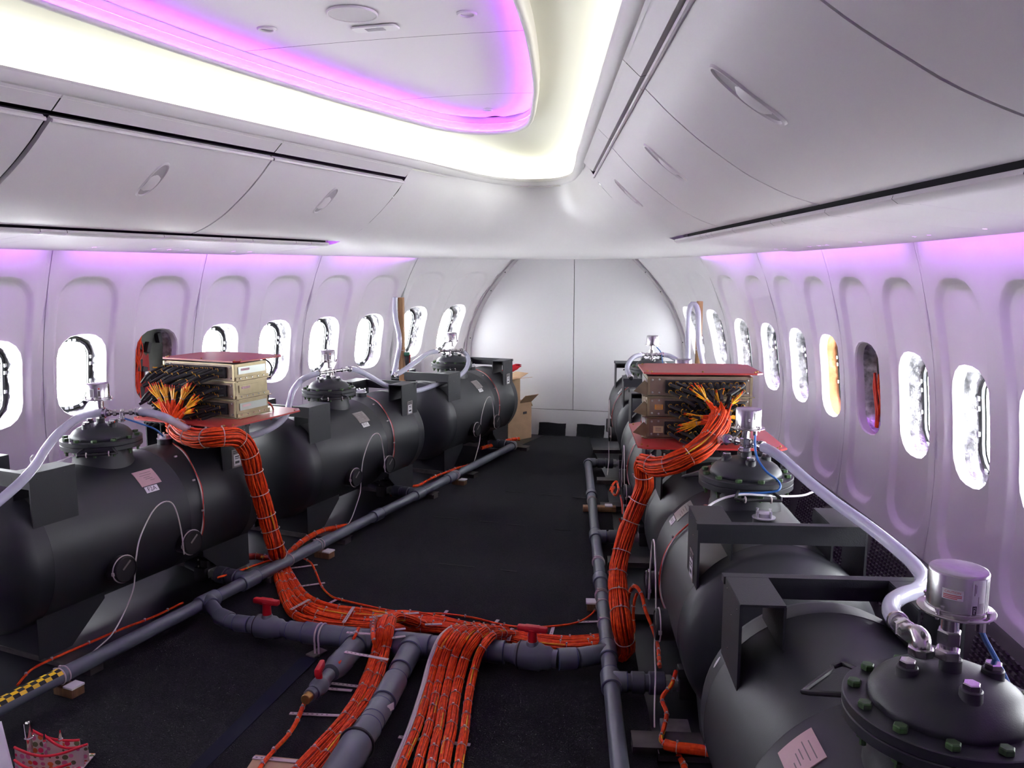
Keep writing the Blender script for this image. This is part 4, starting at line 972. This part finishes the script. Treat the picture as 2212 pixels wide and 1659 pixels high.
fan(B_L, hubL, [(PS(328,832,-1,.45), 13, .020), (PS(350,828,-1,.46), 14, .022), (PS(376,836,-1,.47), 13, .022), (PS(408,832,-1,.47), 18, .026), (PS(424,862,-1,.47), 15, .026), (PS(415,882,-1,.46), 12, .022), (PS(338,868,-1,.44), 8, .016)], 5, (lr[1]-lr[0]).normalized())
fan(B_R, hubR, [(PS(1504,842,1,.50), 16, .032), (PS(1550,850,1,.52), 15, .028), (PS(1590,856,1,.52), 16, .03), (PS(1472,924,1,.48), 12, .022), (PS(1486,902,1,.50), 12, .022), (PS(1584,905,1,.50), 12, .02), (PS(1530,878,1,.54), 10, .022)], 6, (rr_[1]-rr_[0]).normalized())
# white nylon cable strips under and over the bundles
ST = [((608,1230),(686,1220),.016),((632,1269),(702,1259),.016),((704,1307),(733,1292),.016),((628,1317),(668,1295),.062),((742,1345),(764,1311),.062),((798,1334),(838,1328),.075),((868,1326),(905,1324),.075),((950,1338),(966,1319),.016),((1056,1362),(1076,1339),.016),
 ((1098,1384),(1106,1358),.062),((1186,1385),(1196,1352),.016),((1248,1344),(1304,1342),.016),((749,1366),(806,1370),.136),((846,1361),(876,1358),.136),((846,1378),(876,1374),.128),((745,1408),(838,1425),.128),((716,1476),(810,1487),.016),((702,1487),(760,1492),.016),((626,1541),(778,1548),.016),((547,1636),(640,1645),.024),((861,1592),(1016,1609),.016),((918,1349),(955,1348),.062)]
SLAB = ['upper one by the left pipe', 'second one by the left pipe', 'under the thin wire run at the bend', 'over the bundles at the start of the bend', 'over the bundles midway along the bend', 'over the bundles left of the front pair', 'just right of the front pair', 'behind the bundles, left of the five that fan forward', 'behind the bundles, at the five that fan forward', 'over the bundles by the second red valve', 'right of the second red valve handle', 'ending at the right pipe', 'on the cross pipe above the drain branch', 'on the cross pipe right of the front pair', 'on the cross pipe between the two front branches', 'across the drain branch', 'upper one in front of the small red valve', 'lower one in front of the small red valve', 'under the front pair near the brass end', 'on the brown board', 'under the five bundles that fan forward', 'over the bundles in the middle of the aisle']
for (a, b, z), sl in zip(ST, SLAB):
    pa, pb = PZ(*a, z), PZ(*b, z); d = pb-pa; c = (pa+pb)/2
    o = empty('cable_strip', (c.x, c.y, z-.002), math.atan2(d.y, d.x)); tag(o, 'white perforated nylon strip ' + sl, 'cable strip', 'white nylon cable strips')
    q = MB(); q.box((0,0,.002), (d.length, .015, .003)); q.build('strip', M['zip'], o, smooth=False)
    for k in range(max(2, int(d.length/.03))):
        if d.length < .06 and k: continue
        h = MB(); x = -d.length/2 + .012 + .018*k
        if x > d.length*.45: break
        h.box((x, 0, .0038), (.007, .004, .0008)); h.build('hole', M['greyink'], o, smooth=False)
# ================================================================== red-plated instrument racks
def rack(side, n0, n1, pn0, pn1, tn0, tn1, z0, label, tips, hub):
    root = empty('instrument_rack', TP(side, .60, 0, .8265), math.atan(KS[side])*(1 if side > 0 else -1)); tag(root, label, 'electronics rack', 'red-plated instrument racks')
    mi = side < 0
    # local frame: x outward, y along the row from s=.60, z from .8265
    def b(mb, name, m, parent=None, **kw):
        return obj(name, mb.mesh(name, m, mirror=mi, **kw), parent or root)
    zb = z0 - .8265
    def plate(x0, x1, y0, y1, z, c, name):
        q = MB(); q.prism([(x0+c, y0), (x1-c, y0), (x1, y0+c*.8), (x1, y1-c*1.4), (x1-c*1.4, y1), (x0+c*1.4, y1), (x0, y1-c*1.4), (x0, y0+c*.8)], .008, Matrix.Translation((0,0,z))); o = b(q, name, M['redplate'], smooth=False)
        for (x, y) in ((x0+c*1.2, y0+.02), (x1-c*1.2, y0+.02), (x0+.02, y0+c*1.6), (x1-.02, y0+c*1.6), ((x0+x1)/2, y0+.03), (x0+.02, y1-c*2)):
            q = MB(); q.lathe([(.0045, 0), (.0045, .004), (.0025, .006)], (x, y, z+.008), (0,0,1), 8); b(q, 'screw', M['brass'], o)
        return o
    plate(pn0, pn1, -.195, .40, zb-.010, .035, 'base_plate')
    for x in (pn0+.14, pn1-.14):
        for y in (-.08, .05):
            q = MB(); q.cyl((x, y, -.004), (x, y, zb-.009), .010, 10); b(q, 'spacer', M['silver'])
    q = MB(); q.box(((pn0+pn1)/2, -.10, zb-.014), (pn1-pn0-.12, .03, .008)); b(q, 'stiffener', M['tankp'], smooth=False)
    H = .0885; dpt = .235
    rnd = random.Random(50+side)
    for k in range(3):
        za = zb + .004 + k*(H+.0055); zc = za + H/2
        q = MB(); q.box(((n0+n1)/2, dpt/2, zc), (n1-n0, dpt, H-.003)); mo = b(q, 'module', M['cad'], smooth=False)
        q = MB(); q.box(((n0+n1)/2, -.003, zc), (n1-n0-.016, .006, H-.010)); b(q, 'face_plate', M['cadface'], mo, smooth=False)
        for xe in (n0+.006, n1-.006):
            q = MB(); q.box((xe, -.004, zc), (.010, .008, H-.004)); b(q, 'corner_post', M['cad'], mo, smooth=False)
        q = MB(); q.box((n0-.0015, dpt*.52, zc+.008), (.003, dpt*.86, H*.42)); pn = b(q, 'side_panel', M['silver'] if k != 1 else M['cad'], mo, smooth=False)
        q = MB(); q.box((n0-.0035, dpt*.3, zc+.012), (.001, dpt*.26, .012)); b(q, 'faded_label', M['pinktag'], pn, smooth=False)
        q = MB(); q.box((n0-.009, dpt*.52, za-.001), (.022, dpt*1.06, .004)); q.box((n0-.003, dpt*.52, za+.008), (.004, dpt*1.04, .022)); rl = b(q, 'side_rail', M['cad'], mo, smooth=False)
        for j in range(5):
            q = MB(); q.lathe([(.004, 0), (.004, .004)], (n0-.005, .03+.043*j, za+.012), (-1,0,0), 8); b(q, 'screw', M['steel'], rl)
        if side > 0:
            q = MB(); q.prism([(-.06, 0), (.0, 0), (.0, .05), (-.03, .062)], .004, Matrix.Translation((n0-.004, .0, za+.002)) @ Matrix.Rotation(R(90), 4, 'X') @ Matrix.Rotation(R(-18), 4, 'Z')); b(q, 'tab', M['cad'], mo, smooth=False)
        q = MB(); q.box(((n0+n1)/2, -.006, za-.0025), (n1-n0+.02, .012, .004)); b(q, 'front_rail', M['cad'], mo, smooth=False)
        for (xe, zz_) in ((n0+.022, zc+.028), (n0+.022, zc-.028), (n0+.052, zc+.03), (n0+.052, zc-.03), (n1-.022, zc+.028), (n1-.022, zc-.028)):
            q = MB(); q.lathe([(.0045, 0), (.0045, .003), (.003, .004)], (xe if side > 0 else n0+n1-xe, -.006, zz_), (0,-1,0), 10); b(q, 'screw', M['silver'], mo)
        cx0, cx1 = (n0+.078, n1-.03) if side > 0 else (n0+.05, n1-.02)
        q = MB(); q.box(((cx0+cx1)/2, -.012, zc), (cx1-cx0, .014, H*.66), None, .003); b(q, 'connector_block', M['blackcable'], mo)
        if side > 0 and k < 2:
            q = MB(); q.box((n0+.052, -.0065, zc - (0 if k == 1 else .008)), (.045 if k == 0 else .036, .001, .030 if k == 0 else .022)); lb = b(q, 'sticker', mat('yellow_sticker%d' % k, (.72, .33, .03) if k == 1 else (.66, .56, .30), .5), mo, smooth=False)
            q = MB()
            for j in range(4): q.box((n0+.052, -.0072, zc - (0 if k == 1 else .008) + .008 - .005*j), (.026, .0005, .0016))
            b(q, 'print', M['greyink'], lb, smooth=False)
        # black sleeved cables leaving the connectors towards the wire fan
        nc = 12
        for r_ in range(2):
            for c in range(nc):
                x = cx0 + (cx1-cx0)*(c+.5)/nc; z = zc + (.017 if r_ == 0 else -.017) + rnd.uniform(-.004, .004)
                tx, tz, ty = tips(x, z, r_, c/(nc-1), rnd)
                p = spline([(x, -.018, z), (x + (tx-x)*.10, -.045-.02*rnd.random(), z-.004), (x + (tx-x)*.5, -.07-.04*rnd.random(), z + (tz-z)*.45), (tx, ty, tz)], 5)
                q = MB(); q.tube(p, .0074, 6); q.cur = 1
                for t in (.22, .62): 
                    i = int(t*(len(p)-1)); q.ring(p[i], p[i+1]-p[i], .0078, .0013, 8, 4); q.tube([p[i] + Vector((0,-.006,.002)), p[i] + Vector((.004,-.010,.009))], .0011, 4)
                b(q, 'sleeved_cable', [M['blackcable'], M['yellow']], mo)
    plate(tn0, tn1, .005, .385, zb + .004 + 3*(H+.0055) + .001, .03, 'top_plate')
    # rear wiring
    for j in range(14):
        xr = n0 + .03 + (n1-n0-.06)*rnd.random(); z = zb + .03 + .24*rnd.random()
        q = MB(); q.tube(spline([(xr, dpt, z), (xr-.02, dpt+.04, z+.01), (xr-.03, dpt+.07, z-.03), (xr-.02, dpt+.06, z-.09)], 5), .0055, 6); b(q, 'rear_cable', M['blackcable'] if j % 3 else M['orange_dark'])
    return root
rack(-1, -.25, .235, -.37, .29, -.262, .275, .855, 'stack of three gold-coloured electronics boxes between red plates on the left tanks',
     lambda x, z, r_, f, rnd: (x + .08 + .13*(1-f)*rnd.uniform(.6, 1.1), z - .055 - .035*rnd.random(), -.10-.05*rnd.random()), None)
rack(1, -.313, .147, -.365, .265, -.328, .198, .862, 'stack of three gold-coloured electronics boxes between red plates on the right tanks',
     lambda x, z, r_, f, rnd: (x + (-.02 - x)*.55 + rnd.uniform(-.02, .02), z - .035 - .03*rnd.random(), -.10-.04*rnd.random()), None)

# ================================================================== clear hoses and steel fittings
def hose(label, pts, r=.0185):
    p = resample(spline([PZ(*q_) if len(q_) == 3 else PS(*q_) for q_ in pts], 8), .02); lo = min(p, key=lambda v: v.z)
    o = empty('clear_hose', lo - Vector((0,0,r))); tag(o, label, 'hose', 'clear plastic hoses')
    q = MB(); q.tube(p, r, 14, cap=False); wp(o, q, 'tube_wall', M['hose'], ang=80)
    q = MB(); q.tube(p, r*.62, 10, cap=False); wp(o, q, 'tube_bore', M['hosebore'], ang=80)
    for e, d in ((p[0], p[0]-p[2]), (p[-1], p[-1]-p[-3])):
        q = MB(); q.lathe([(r*.7, -.02), (r*1.12, -.018), (r*1.12, -.006), (r*.8, -.004), (r*.8, .012)], e, d, 14); wp(o, q, 'hose_clamp', M['steel'])
    return o
M['hosebore'] = mix_transparent('hose_bore', (.66, .66, .76), .25, .45)
hose('clear hose sagging from the second right tank along the wall to the nearest tank', [(1640,962,.968),(1662,972,.96),(1690,990,.945),(1742,1036,.90),(1810,1090,.862),(1880,1140,.852),(1945,1192,.852),(1980,1226,.862),(1994,1252,.872),(1982,1274,.882),(1950,1286,.889),(1928,1301,.893),(1926,1324,.90),(1943,1346,.912)])
hose('short clear hose running left from the second right tank below the rack', [(1572,948,.968),(1556,950,1,.28),(1530,962,1,.44),(1500,985,1,.52),(1470,1000,1,.52)])
hose('clear hose arching from tank F2A towards the left window and down to the frame', [(232,892,.968),(205,893,.966),(170,903,.955),(130,932,.925),(100,968,.89),(78,1003,.86),(50,1036,.835),(15,1068,.80),(-30,1105,.77)])
hose('clear hose looping under the left rack from tank F2A to tank F1C', [(296,889,.968),(325,892,.964),(358,902,.948),(392,920,-1,.30),(425,936,-1,.42),(470,946,-1,.55),(515,946,-1,.66),(560,936,-1,.76),(596,918,-1,.86),(618,896,-1,.98),(626,868,-1,1.12),(632,846,-1,1.28),(648,824,-1,1.44),(668,812,.965),(688,806,.968)])
hose('clear hose looping between tank F1C and the farthest left tank', [(752,797,.968),(772,800,-1,1.92),(800,814,-1,2.08),(835,833,-1,2.26),(870,844,-1,2.46),(905,843,-1,2.66),(945,830,-1,2.88),(985,816,-1,3.10),(1004,801,-1,3.24),(1012,782,-1,3.34),(1008,766,-1,3.40),(996,757,.968)])
hose('clear hose leading left from the farthest left tank to the wooden post', [(948,758,.968),(925,763,.96),(900,780,.94),(872,800,.90),(852,812,.87)])
hose('clear hose looping left from the farthest right tank', [(1388,766,.968),(1370,771,.958),(1358,784,.93),(1355,800,.90),(1363,816,.87)])
hose('clear hose running right from the farthest right tank', [(1428,766,.968),(1446,769,.958),(1464,779,.935),(1482,792,.91)])
def upright_hose(label, pts, y):
    p = resample(spline([PY(a, b_, y) for a, b_ in pts], 8), .02); lo = min(p, key=lambda v: v.z)
    o = empty('clear_hose', lo); tag(o, label, 'hose', 'clear plastic hoses')
    q = MB(); q.tube(p, .0195, 14, cap=False); wp(o, q, 'tube_wall', M['hose'], ang=80)
    q = MB(); q.tube(p, .012, 10, cap=False); wp(o, q, 'tube_bore', M['hosebore'], ang=80)
    return o
upright_hose('clear hose hanging upright along the left wooden post', [(854,642),(853,668),(856,695),(862,722),(863,748),(858,775),(850,812)], 5.90)
upright_hose('clear hose bent over the top of the right wooden post', [(1486,788),(1486,740),(1486,700),(1488,672),(1494,658),(1502,658),(1508,676),(1509,715),(1511,752),(1519,788)], 6.0)
# steel tees at the manholes, part of each tank
def fit(tk, pts, r=.013, vert=None):
    rt = TANKS[tk]; inv = rt.matrix_basis.inverted()
    q = MB(); P = [inv @ PZ(x, y, z) for x, y, z in pts]
    q.cyl(P[0], P[-1], r*.8, 12); d = (P[-1]-P[0])
    for t in (.0, .22, .5, .78, 1.0): q.lathe(hexprof(r*1.15, -.008, .008), P[0] + d*t, d, 6)
    if vert is not None:
        v = inv @ PZ(*vert); q.cyl(Vector((v.x, v.y, v.z)), Vector((v.x, v.y, .925)), r*.75, 10); q.lathe(hexprof(r*1.2, 0, .014), (v.x, v.y, .930), (0,0,1), 6)
    q.build('hose_fitting', M['steel'], rt)
fit('R2', [(1574,948,.968),(1600,954,.968),(1640,962,.968)], vert=(1604,955,.968)); fit('L2', [(234,892,.968),(262,892,.968),(296,889,.968)], vert=(262,892,.968))
fit('L3', [(690,806,.968),(715,803,.968),(752,797,.968)], vert=(718,802,.968)); fit('L4', [(950,758,.968),(970,758,.968),(994,757,.968)], vert=(972,758,.968)); fit('R4', [(1390,766,.968),(1408,766,.968),(1426,766,.968)], vert=(1408,766,.968))
rt = TANKS['R1']; inv = rt.matrix_basis.inverted(); a, b_, c_ = inv @ PZ(1944,1348,.912), inv @ PZ(1967,1370,.938), inv @ PZ(1990,1388,.950)
q = MB(); q.cyl(a, b_, .016, 16); q.lathe(hexprof(.021, -.004, .018), a.lerp(b_, .45), b_-a, 6); q.tube(spline([b_, b_.lerp(c_, .6) + Vector((0,0,.010)), c_ + Vector((0,.0,.004)), Vector((c_.x, c_.y, .93))], 5), .0165, 14); q.lathe(hexprof(.022, 0, .016), (c_.x, c_.y, .927), (0,0,1), 8); q.build('elbow_fitting', M['steel'], rt)
nbk = [c for c in rt.children_recursive if c.name.startswith('nozzle')]
# sensor leads
def lead(label, pts, r, m, name='sensor_lead', grp='sensor leads'):
    p = resample(spline([PZ(x, y, z) for x, y, z in pts], 8), .012); lo = min(p, key=lambda v: v.z); o = empty(name, lo); tag(o, label, 'cable', grp)
    q = MB(); q.tube(p, r, 8); wp(o, q, 'cable', M[m]); q = MB(); q.cyl(p[0] - Vector((0,0,.004)), p[0] + Vector((0,0,.012)), r*1.8, 10); wp(o, q, 'plug', M['steel']); return o
lead('blue sensor lead dropping from the can on the nearest right tank', [(2118,1358,1.015),(2130,1385,.98),(2152,1425,.93),(2180,1482,.87),(2215,1560,.80)], .0045, 'blue')
lead('blue sensor lead curling down from the second right tank', [(1631,938,1.012),(1631,965,.98),(1636,990,.945),(1655,1018,.905),(1678,1036,.875),(1686,1049,.855),(1680,1060,.84),(1655,1064,.83),(1620,1066,.825),(1590,1067,.825)], .0042, 'blue')
lead('short blue sensor lead behind tank F2A', [(266,903,.95),(300,914,.92),(335,927,.89),(352,942,.85)], .004, 'blue')
lead('white lead lying across the second right tank below its flange', [(1524,1098,.795),(1545,1084,.805),(1570,1074,.815),(1605,1068,.825),(1650,1070,.82),(1700,1072,.80),(1735,1070,.80),(1757,1062,.81)], .0042, 'white', grp='white leads')
lead('white lead looping behind the frame of tank F2A', [(168,980,.80),(140,992,.80),(105,1003,.80),(75,1004,.81),(66,992,.83),(72,983,.85)], .004, 'white', grp='white leads')
lead('thin blue lead dropping from the can on the farthest right tank', [(1418,749,1.02),(1428,762,.98),(1431,780,.93),(1434,792,.89)], .004, 'blue')

# ================================================================== loose things
def post(label, y, px, ztop, z0, name='wooden_post'):
    P = PY(px, 740, y); o = empty(name, (P.x, P.y, z0), R(8)); tag(o, label, 'wood post', 'upright wooden posts')
    q = MB(); q.box((0,0,(ztop-z0)/2), (.040, .055, ztop-z0), None, .003); q.build('timber', M['wood'], o)
    q = MB(); q.box((.0, -.031, .38), (.046, .006, .006)); q.build('zip_tie', M['zip'], o); return o
post('upright wooden post beside the hose on the left row', 5.945, 868, 1.405, .615); post('upright wooden post beside the bent hose on the right row', 6.06, 1509, 1.392, .66)
# cordless screwdriver standing on the lifting frame
P = PY(881, 790, 5.94); o = empty('cordless_screwdriver', (P.x, P.y, .826), R(20)); tag(o, 'small green and black cordless screwdriver with red tip standing beside the wooden post', 'screwdriver')
q = MB(); q.lathe([(.012, .028), (.017, .04), (.021, .075), (.022, .11), (.019, .125)], (0,0,0), (0,0,1), 14); q.build('handle', M['black'], o)
q = MB(); q.box((-.006, 0, .137), (.044, .036, .032), None, .006); q.build('battery', M['greenplastic'], o)
q = MB(); q.lathe([(.004, 0), (.004, .01), (.009, .012), (.010, .03)], (0,0,0), (0,0,1), 12); q.build('chuck', M['red'], o)
q = MB(); q.box((.016, -.014, .10), (.010, .008, .07), Matrix.Rotation(.1, 3, 'Y'), .003); q.build('side_grip', M['redplate'], o)
# cartons by the end wall
def carton(loc, rz, sx_, sy, h, label, flaps, hand=True):
    o = empty('cardboard_box', loc, rz); tag(o, label, 'cardboard box', 'cardboard boxes by the end wall')
    t = .005
    for nm, c, s in (('front_wall', (0,-sy/2,h/2), (sx_,t,h)), ('back_wall', (0,sy/2,h/2), (sx_,t,h)), ('side_wall', (-sx_/2,0,h/2), (t,sy,h)), ('side_wall', (sx_/2,0,h/2), (t,sy,h)), ('bottom', (0,0,t/2), (sx_,sy,t))):
        q = MB(); q.box(c, s); q.build(nm, M['card'], o, smooth=False)
    for (ex, ey, ang, ln) in flaps:                      # flap hinged at a top edge, opened outward by ang
        q = MB(); w_ = sy if ex else sx_
        Mx = Matrix.Rotation(math.atan2(ey, ex), 4, 'Z') @ Matrix.Rotation(-ang, 4, 'Y'); off_ = (sx_/2 if ex else sy/2)
        q.box((0,0,0), (ln, w_*.98, .004)); q.v = [tuple(Matrix.Translation(Vector((ex*off_, ey*off_, h))) @ Mx @ Vector((x + ln/2, y, z))) for x, y, z in q.v]; q.build('flap', M['card'], o, smooth=False)
    if hand:
        q = MB(); q.box((.0, -sy/2-.003, h*.72), (.05, .002, .022), None, .0); q.build('hand_hole', M['gap'], o, smooth=False)
    return o
carton((-.515, 7.565, .0), R(58), .18, .20, .355, 'open cardboard box on the floor by the end wall', [(0, -1, R(40), .13), (1, 0, R(-65), .05), (-1, 0, R(70), .10)])
carton((-.575, 7.405, .0), R(58), .16, .18, .60, 'taller cardboard box behind the farthest left tank with red cloth on it', [(0, -1, R(10), .17), (1, 0, R(20), .12)], False)
q = MB(); rnd = random.Random(9); rows = []
for i in range(9):
    rows.append([Vector((-.55 + .16*(i/8-.5) + .03*math.sin(j*.9) , 7.43 + .035*math.cos(2*math.pi*j/10)*math.sin(math.pi*(i+.4)/9), .665 + .06*(i/8) + .035*math.sin(2*math.pi*j/10)*math.sin(math.pi*(i+.4)/9) + rnd.uniform(-.004,.004))) for j in range(10)])
q.grid(rows, True); o = empty('red_cloth', (-.55, 7.43, .60)); tag(o, 'bunched bright red cloth on the taller cardboard box', 'cloth'); wp(o, q, 'folds', M['redcloth'])
# floral tool pouch in the near left corner
fl = bpy.data.materials.new('floral_cotton'); fl.use_nodes = True; nt = fl.node_tree; N = nt.nodes; L = nt.links; p = N['Principled BSDF']; p.inputs['Roughness'].default_value = .85
tc = N.new('ShaderNodeTexCoord'); mp = N.new('ShaderNodeMapping'); mp.inputs['Scale'].default_value = (44, 44, 44); L.new(tc.outputs['Object'], mp.inputs[0])
vo = N.new('ShaderNodeTexVoronoi'); vo.inputs['Scale'].default_value = 1; vo.inputs['Randomness'].default_value = .35; L.new(mp.outputs[0], vo.inputs['Vector'])
th = N.new('ShaderNodeMath'); th.operation = 'LESS_THAN'; th.inputs[1].default_value = .40; L.new(vo.outputs['Distance'], th.inputs[0])
sep = N.new('ShaderNodeSeparateColor'); L.new(vo.outputs['Color'], sep.inputs[0])
cr = N.new('ShaderNodeValToRGB'); cr.color_ramp.interpolation = 'CONSTANT'
for i, (pos, c) in enumerate(((0, (.62,.02,.09,1)), (.28, (.62,.16,.30,1)), (.5, (.62,.14,.03,1)), (.7, (.12,.13,.06,1)))):
    e = cr.color_ramp.elements[i] if i < 2 else cr.color_ramp.elements.new(pos); e.position = pos; e.color = c
L.new(sep.outputs[0], cr.inputs[0]); mx = N.new('ShaderNodeMix'); mx.data_type = 'RGBA'; mx.inputs[6].default_value = (.66,.58,.50,1); L.new(th.outputs[0], mx.inputs[0]); L.new(cr.outputs[0], mx.inputs[7]); L.new(mx.outputs[2], p.inputs['Base Color'])
pc = PZ(105, 1655, .03); pouch = empty('tool_pouch', (pc.x, pc.y, .012), R(14)); tag(pouch, 'floral fabric tool pouch with red piping in the near left corner', 'pouch')
def pocket(x0, x1, y, z1, z2, sag, bulge, name):         # a cloth pocket: curved panel with red piping along its top edge
    q = MB(); rows = []; n = 14; top = []
    for j in range(7):
        t = j/6; row = []
        for i in range(n+1):
            u_ = i/n; zt = z1 + (z2-z1)*u_ - sag*math.sin(math.pi*u_); row.append(Vector((x0+(x1-x0)*u_, y - bulge*math.sin(math.pi*u_)*(.4+.6*t) , .002 + (zt-.002)*t)))
        rows.append(row)
    q.grid(rows); q.grid([[v + Vector((0,.004,0)) for v in r] for r in rows][::-1]); o = q.build(name, fl, pouch)
    q = MB(); q.tube(rows[-1], .0042, 8); q.build('piping', M['redcloth'], o)
pocket(-.115, .062, .075, .112, .062, .018, .004, 'back_panel'); pocket(-.035, .105, .045, .098, .066, .022, .01, 'pocket'); pocket(-.115, .105, .015, .074, .078, .020, .02, 'pocket'); pocket(-.095, .085, -.02, .052, .040, .010, .03, 'pocket')
q = MB(); q.box((-.005, .03, .004), (.22, .12, .006), None, .003); q.build('base', fl, pouch)
for i, (x, y, h, kind) in enumerate(((-.078, .035, .135, 'tube'), (-.03, .04, .105, 'flat'), (.012, .055, .108, 'flat'))):
    t = empty('hand_tool', pouch.matrix_basis @ Vector((x, y, .012)), R(14+20*i)); tag(t, ('steel tube-shaped tool standing in the floral pouch', 'flat steel scissor blade in the middle of the floral pouch', 'thin steel tool at the right of the floral pouch')[i], 'tool', 'tools in the pouch')
    q = MB()
    if kind == 'tube': q.lathe([(.010, 0), (.010, h*.6), (.0125, h*.66), (.0125, h), (.009, h), (.009, h-.01)], (0,0,0), (0,0,1), 10)
    else: q.prism([(-.006, 0), (.006, 0), (.004, h*.7), (0, h), (-.005, h*.7)], .004, Matrix.Rotation(R(90), 4, 'X'))
    q.build('shaft', M['chrome'], t)
    q = MB(); q.ring((0, 0, h*.62), (0, 0, 1), .0128 if kind == 'tube' else .006, .0018, 12, 5); q.build('collar', M['steel'], t)
# pale board leaning at the frame's left edge
a, b_ = PZ(6, 1600, .10), PZ(24, 1659, .03); o = empty('white_board', (a.x-.03, a.y-.02, .0125)); tag(o, 'edge of a glossy white board in the near left corner beside the floral pouch', 'board')
q = MB(); pa, pb = PZ(0, 1560, .13), PZ(30, 1680, .02); ex = Vector((-.25, -.08, 0)); q.add([pa, pb, pb + ex, pa + ex, pa + Vector((0,.006,0)), pb + Vector((0,.006,0)), pb + ex + Vector((0,.006,0)), pa + ex + Vector((0,.006,0))], [(0,1,2,3),(7,6,5,4),(0,4,5,1),(2,6,7,3),(1,5,6,2),(0,3,7,4)])
wp(o, q, 'panel', M['paper'], smooth=False)
# navy tape strip on the carpet, brown board, metal tray
q = MB(); tl = [PZ(x, y, .0142) for x, y in ((649,1420),(689,1420),(444,1661),(330,1768),(285,1768),(405,1661))]; q.add(tl + [v + Vector((0,0,-.002)) for v in tl], [(0,1,2,5)[::-1], (5,2,3,4)[::-1]]); n_ = 6; q.f += [(i, (i+1) % 6, 6+(i+1) % 6, 6+i) for i in range(6)]; q.mi += [0]*6
o = empty('floor_tape', (tl[0].x, tl[0].y, .012)); tag(o, 'dark navy tape strip running diagonally over the near carpet', 'tape'); wp(o, q, 'strip', M['navy'], smooth=False)
q = MB(); bl = [PZ(x, y, .021) for x, y in ((552,1630),(648,1640),(640,1720),(500,1712))]; q.add(bl + [v + Vector((0,0,-.008)) for v in bl], [(3,2,1,0),(4,5,6,7)] + [(i, (i+1) % 4, 4+(i+1) % 4, 4+i) for i in range(4)]); o = empty('brown_board', (bl[0].x, bl[0].y, .0125)); tag(o, 'small brown board under the wires at the bottom edge', 'board'); wp(o, q, 'sheet', M['card'], smooth=False)
c = PZ(1485, 1628, .02); o = empty('metal_tray', (c.x, c.y, .001), math.atan(KS[1])); tag(o, 'dull metal tray under the orange wires in the near right', 'tray')
q = MB(); q.box((.03,0,.012), (.26, .07, .004)); q.box((-.098,0,.024), (.004, .07, .026)); q.box((.03,-.034,.02), (.26, .003, .018)); q.build('channel', M['rail'], o, smooth=False)
q = MB(); q.box((-.02, .12, .014), (.10, .16, .026), None, .003); q.build('base_bracket', M['tag'], o)
# white paint chip on the near tank
u, nn, oo = tank_axes(1)
q = MB(); q.add([shellP(.66 + .012*math.cos(t)*.5, 62 + 3.4*math.sin(t), .0012) for t in [2*math.pi*i/10 for i in range(10)]], [tuple(range(10))]); q.build('paint_chip', M['paper'], TANKS['R1'], smooth=False)
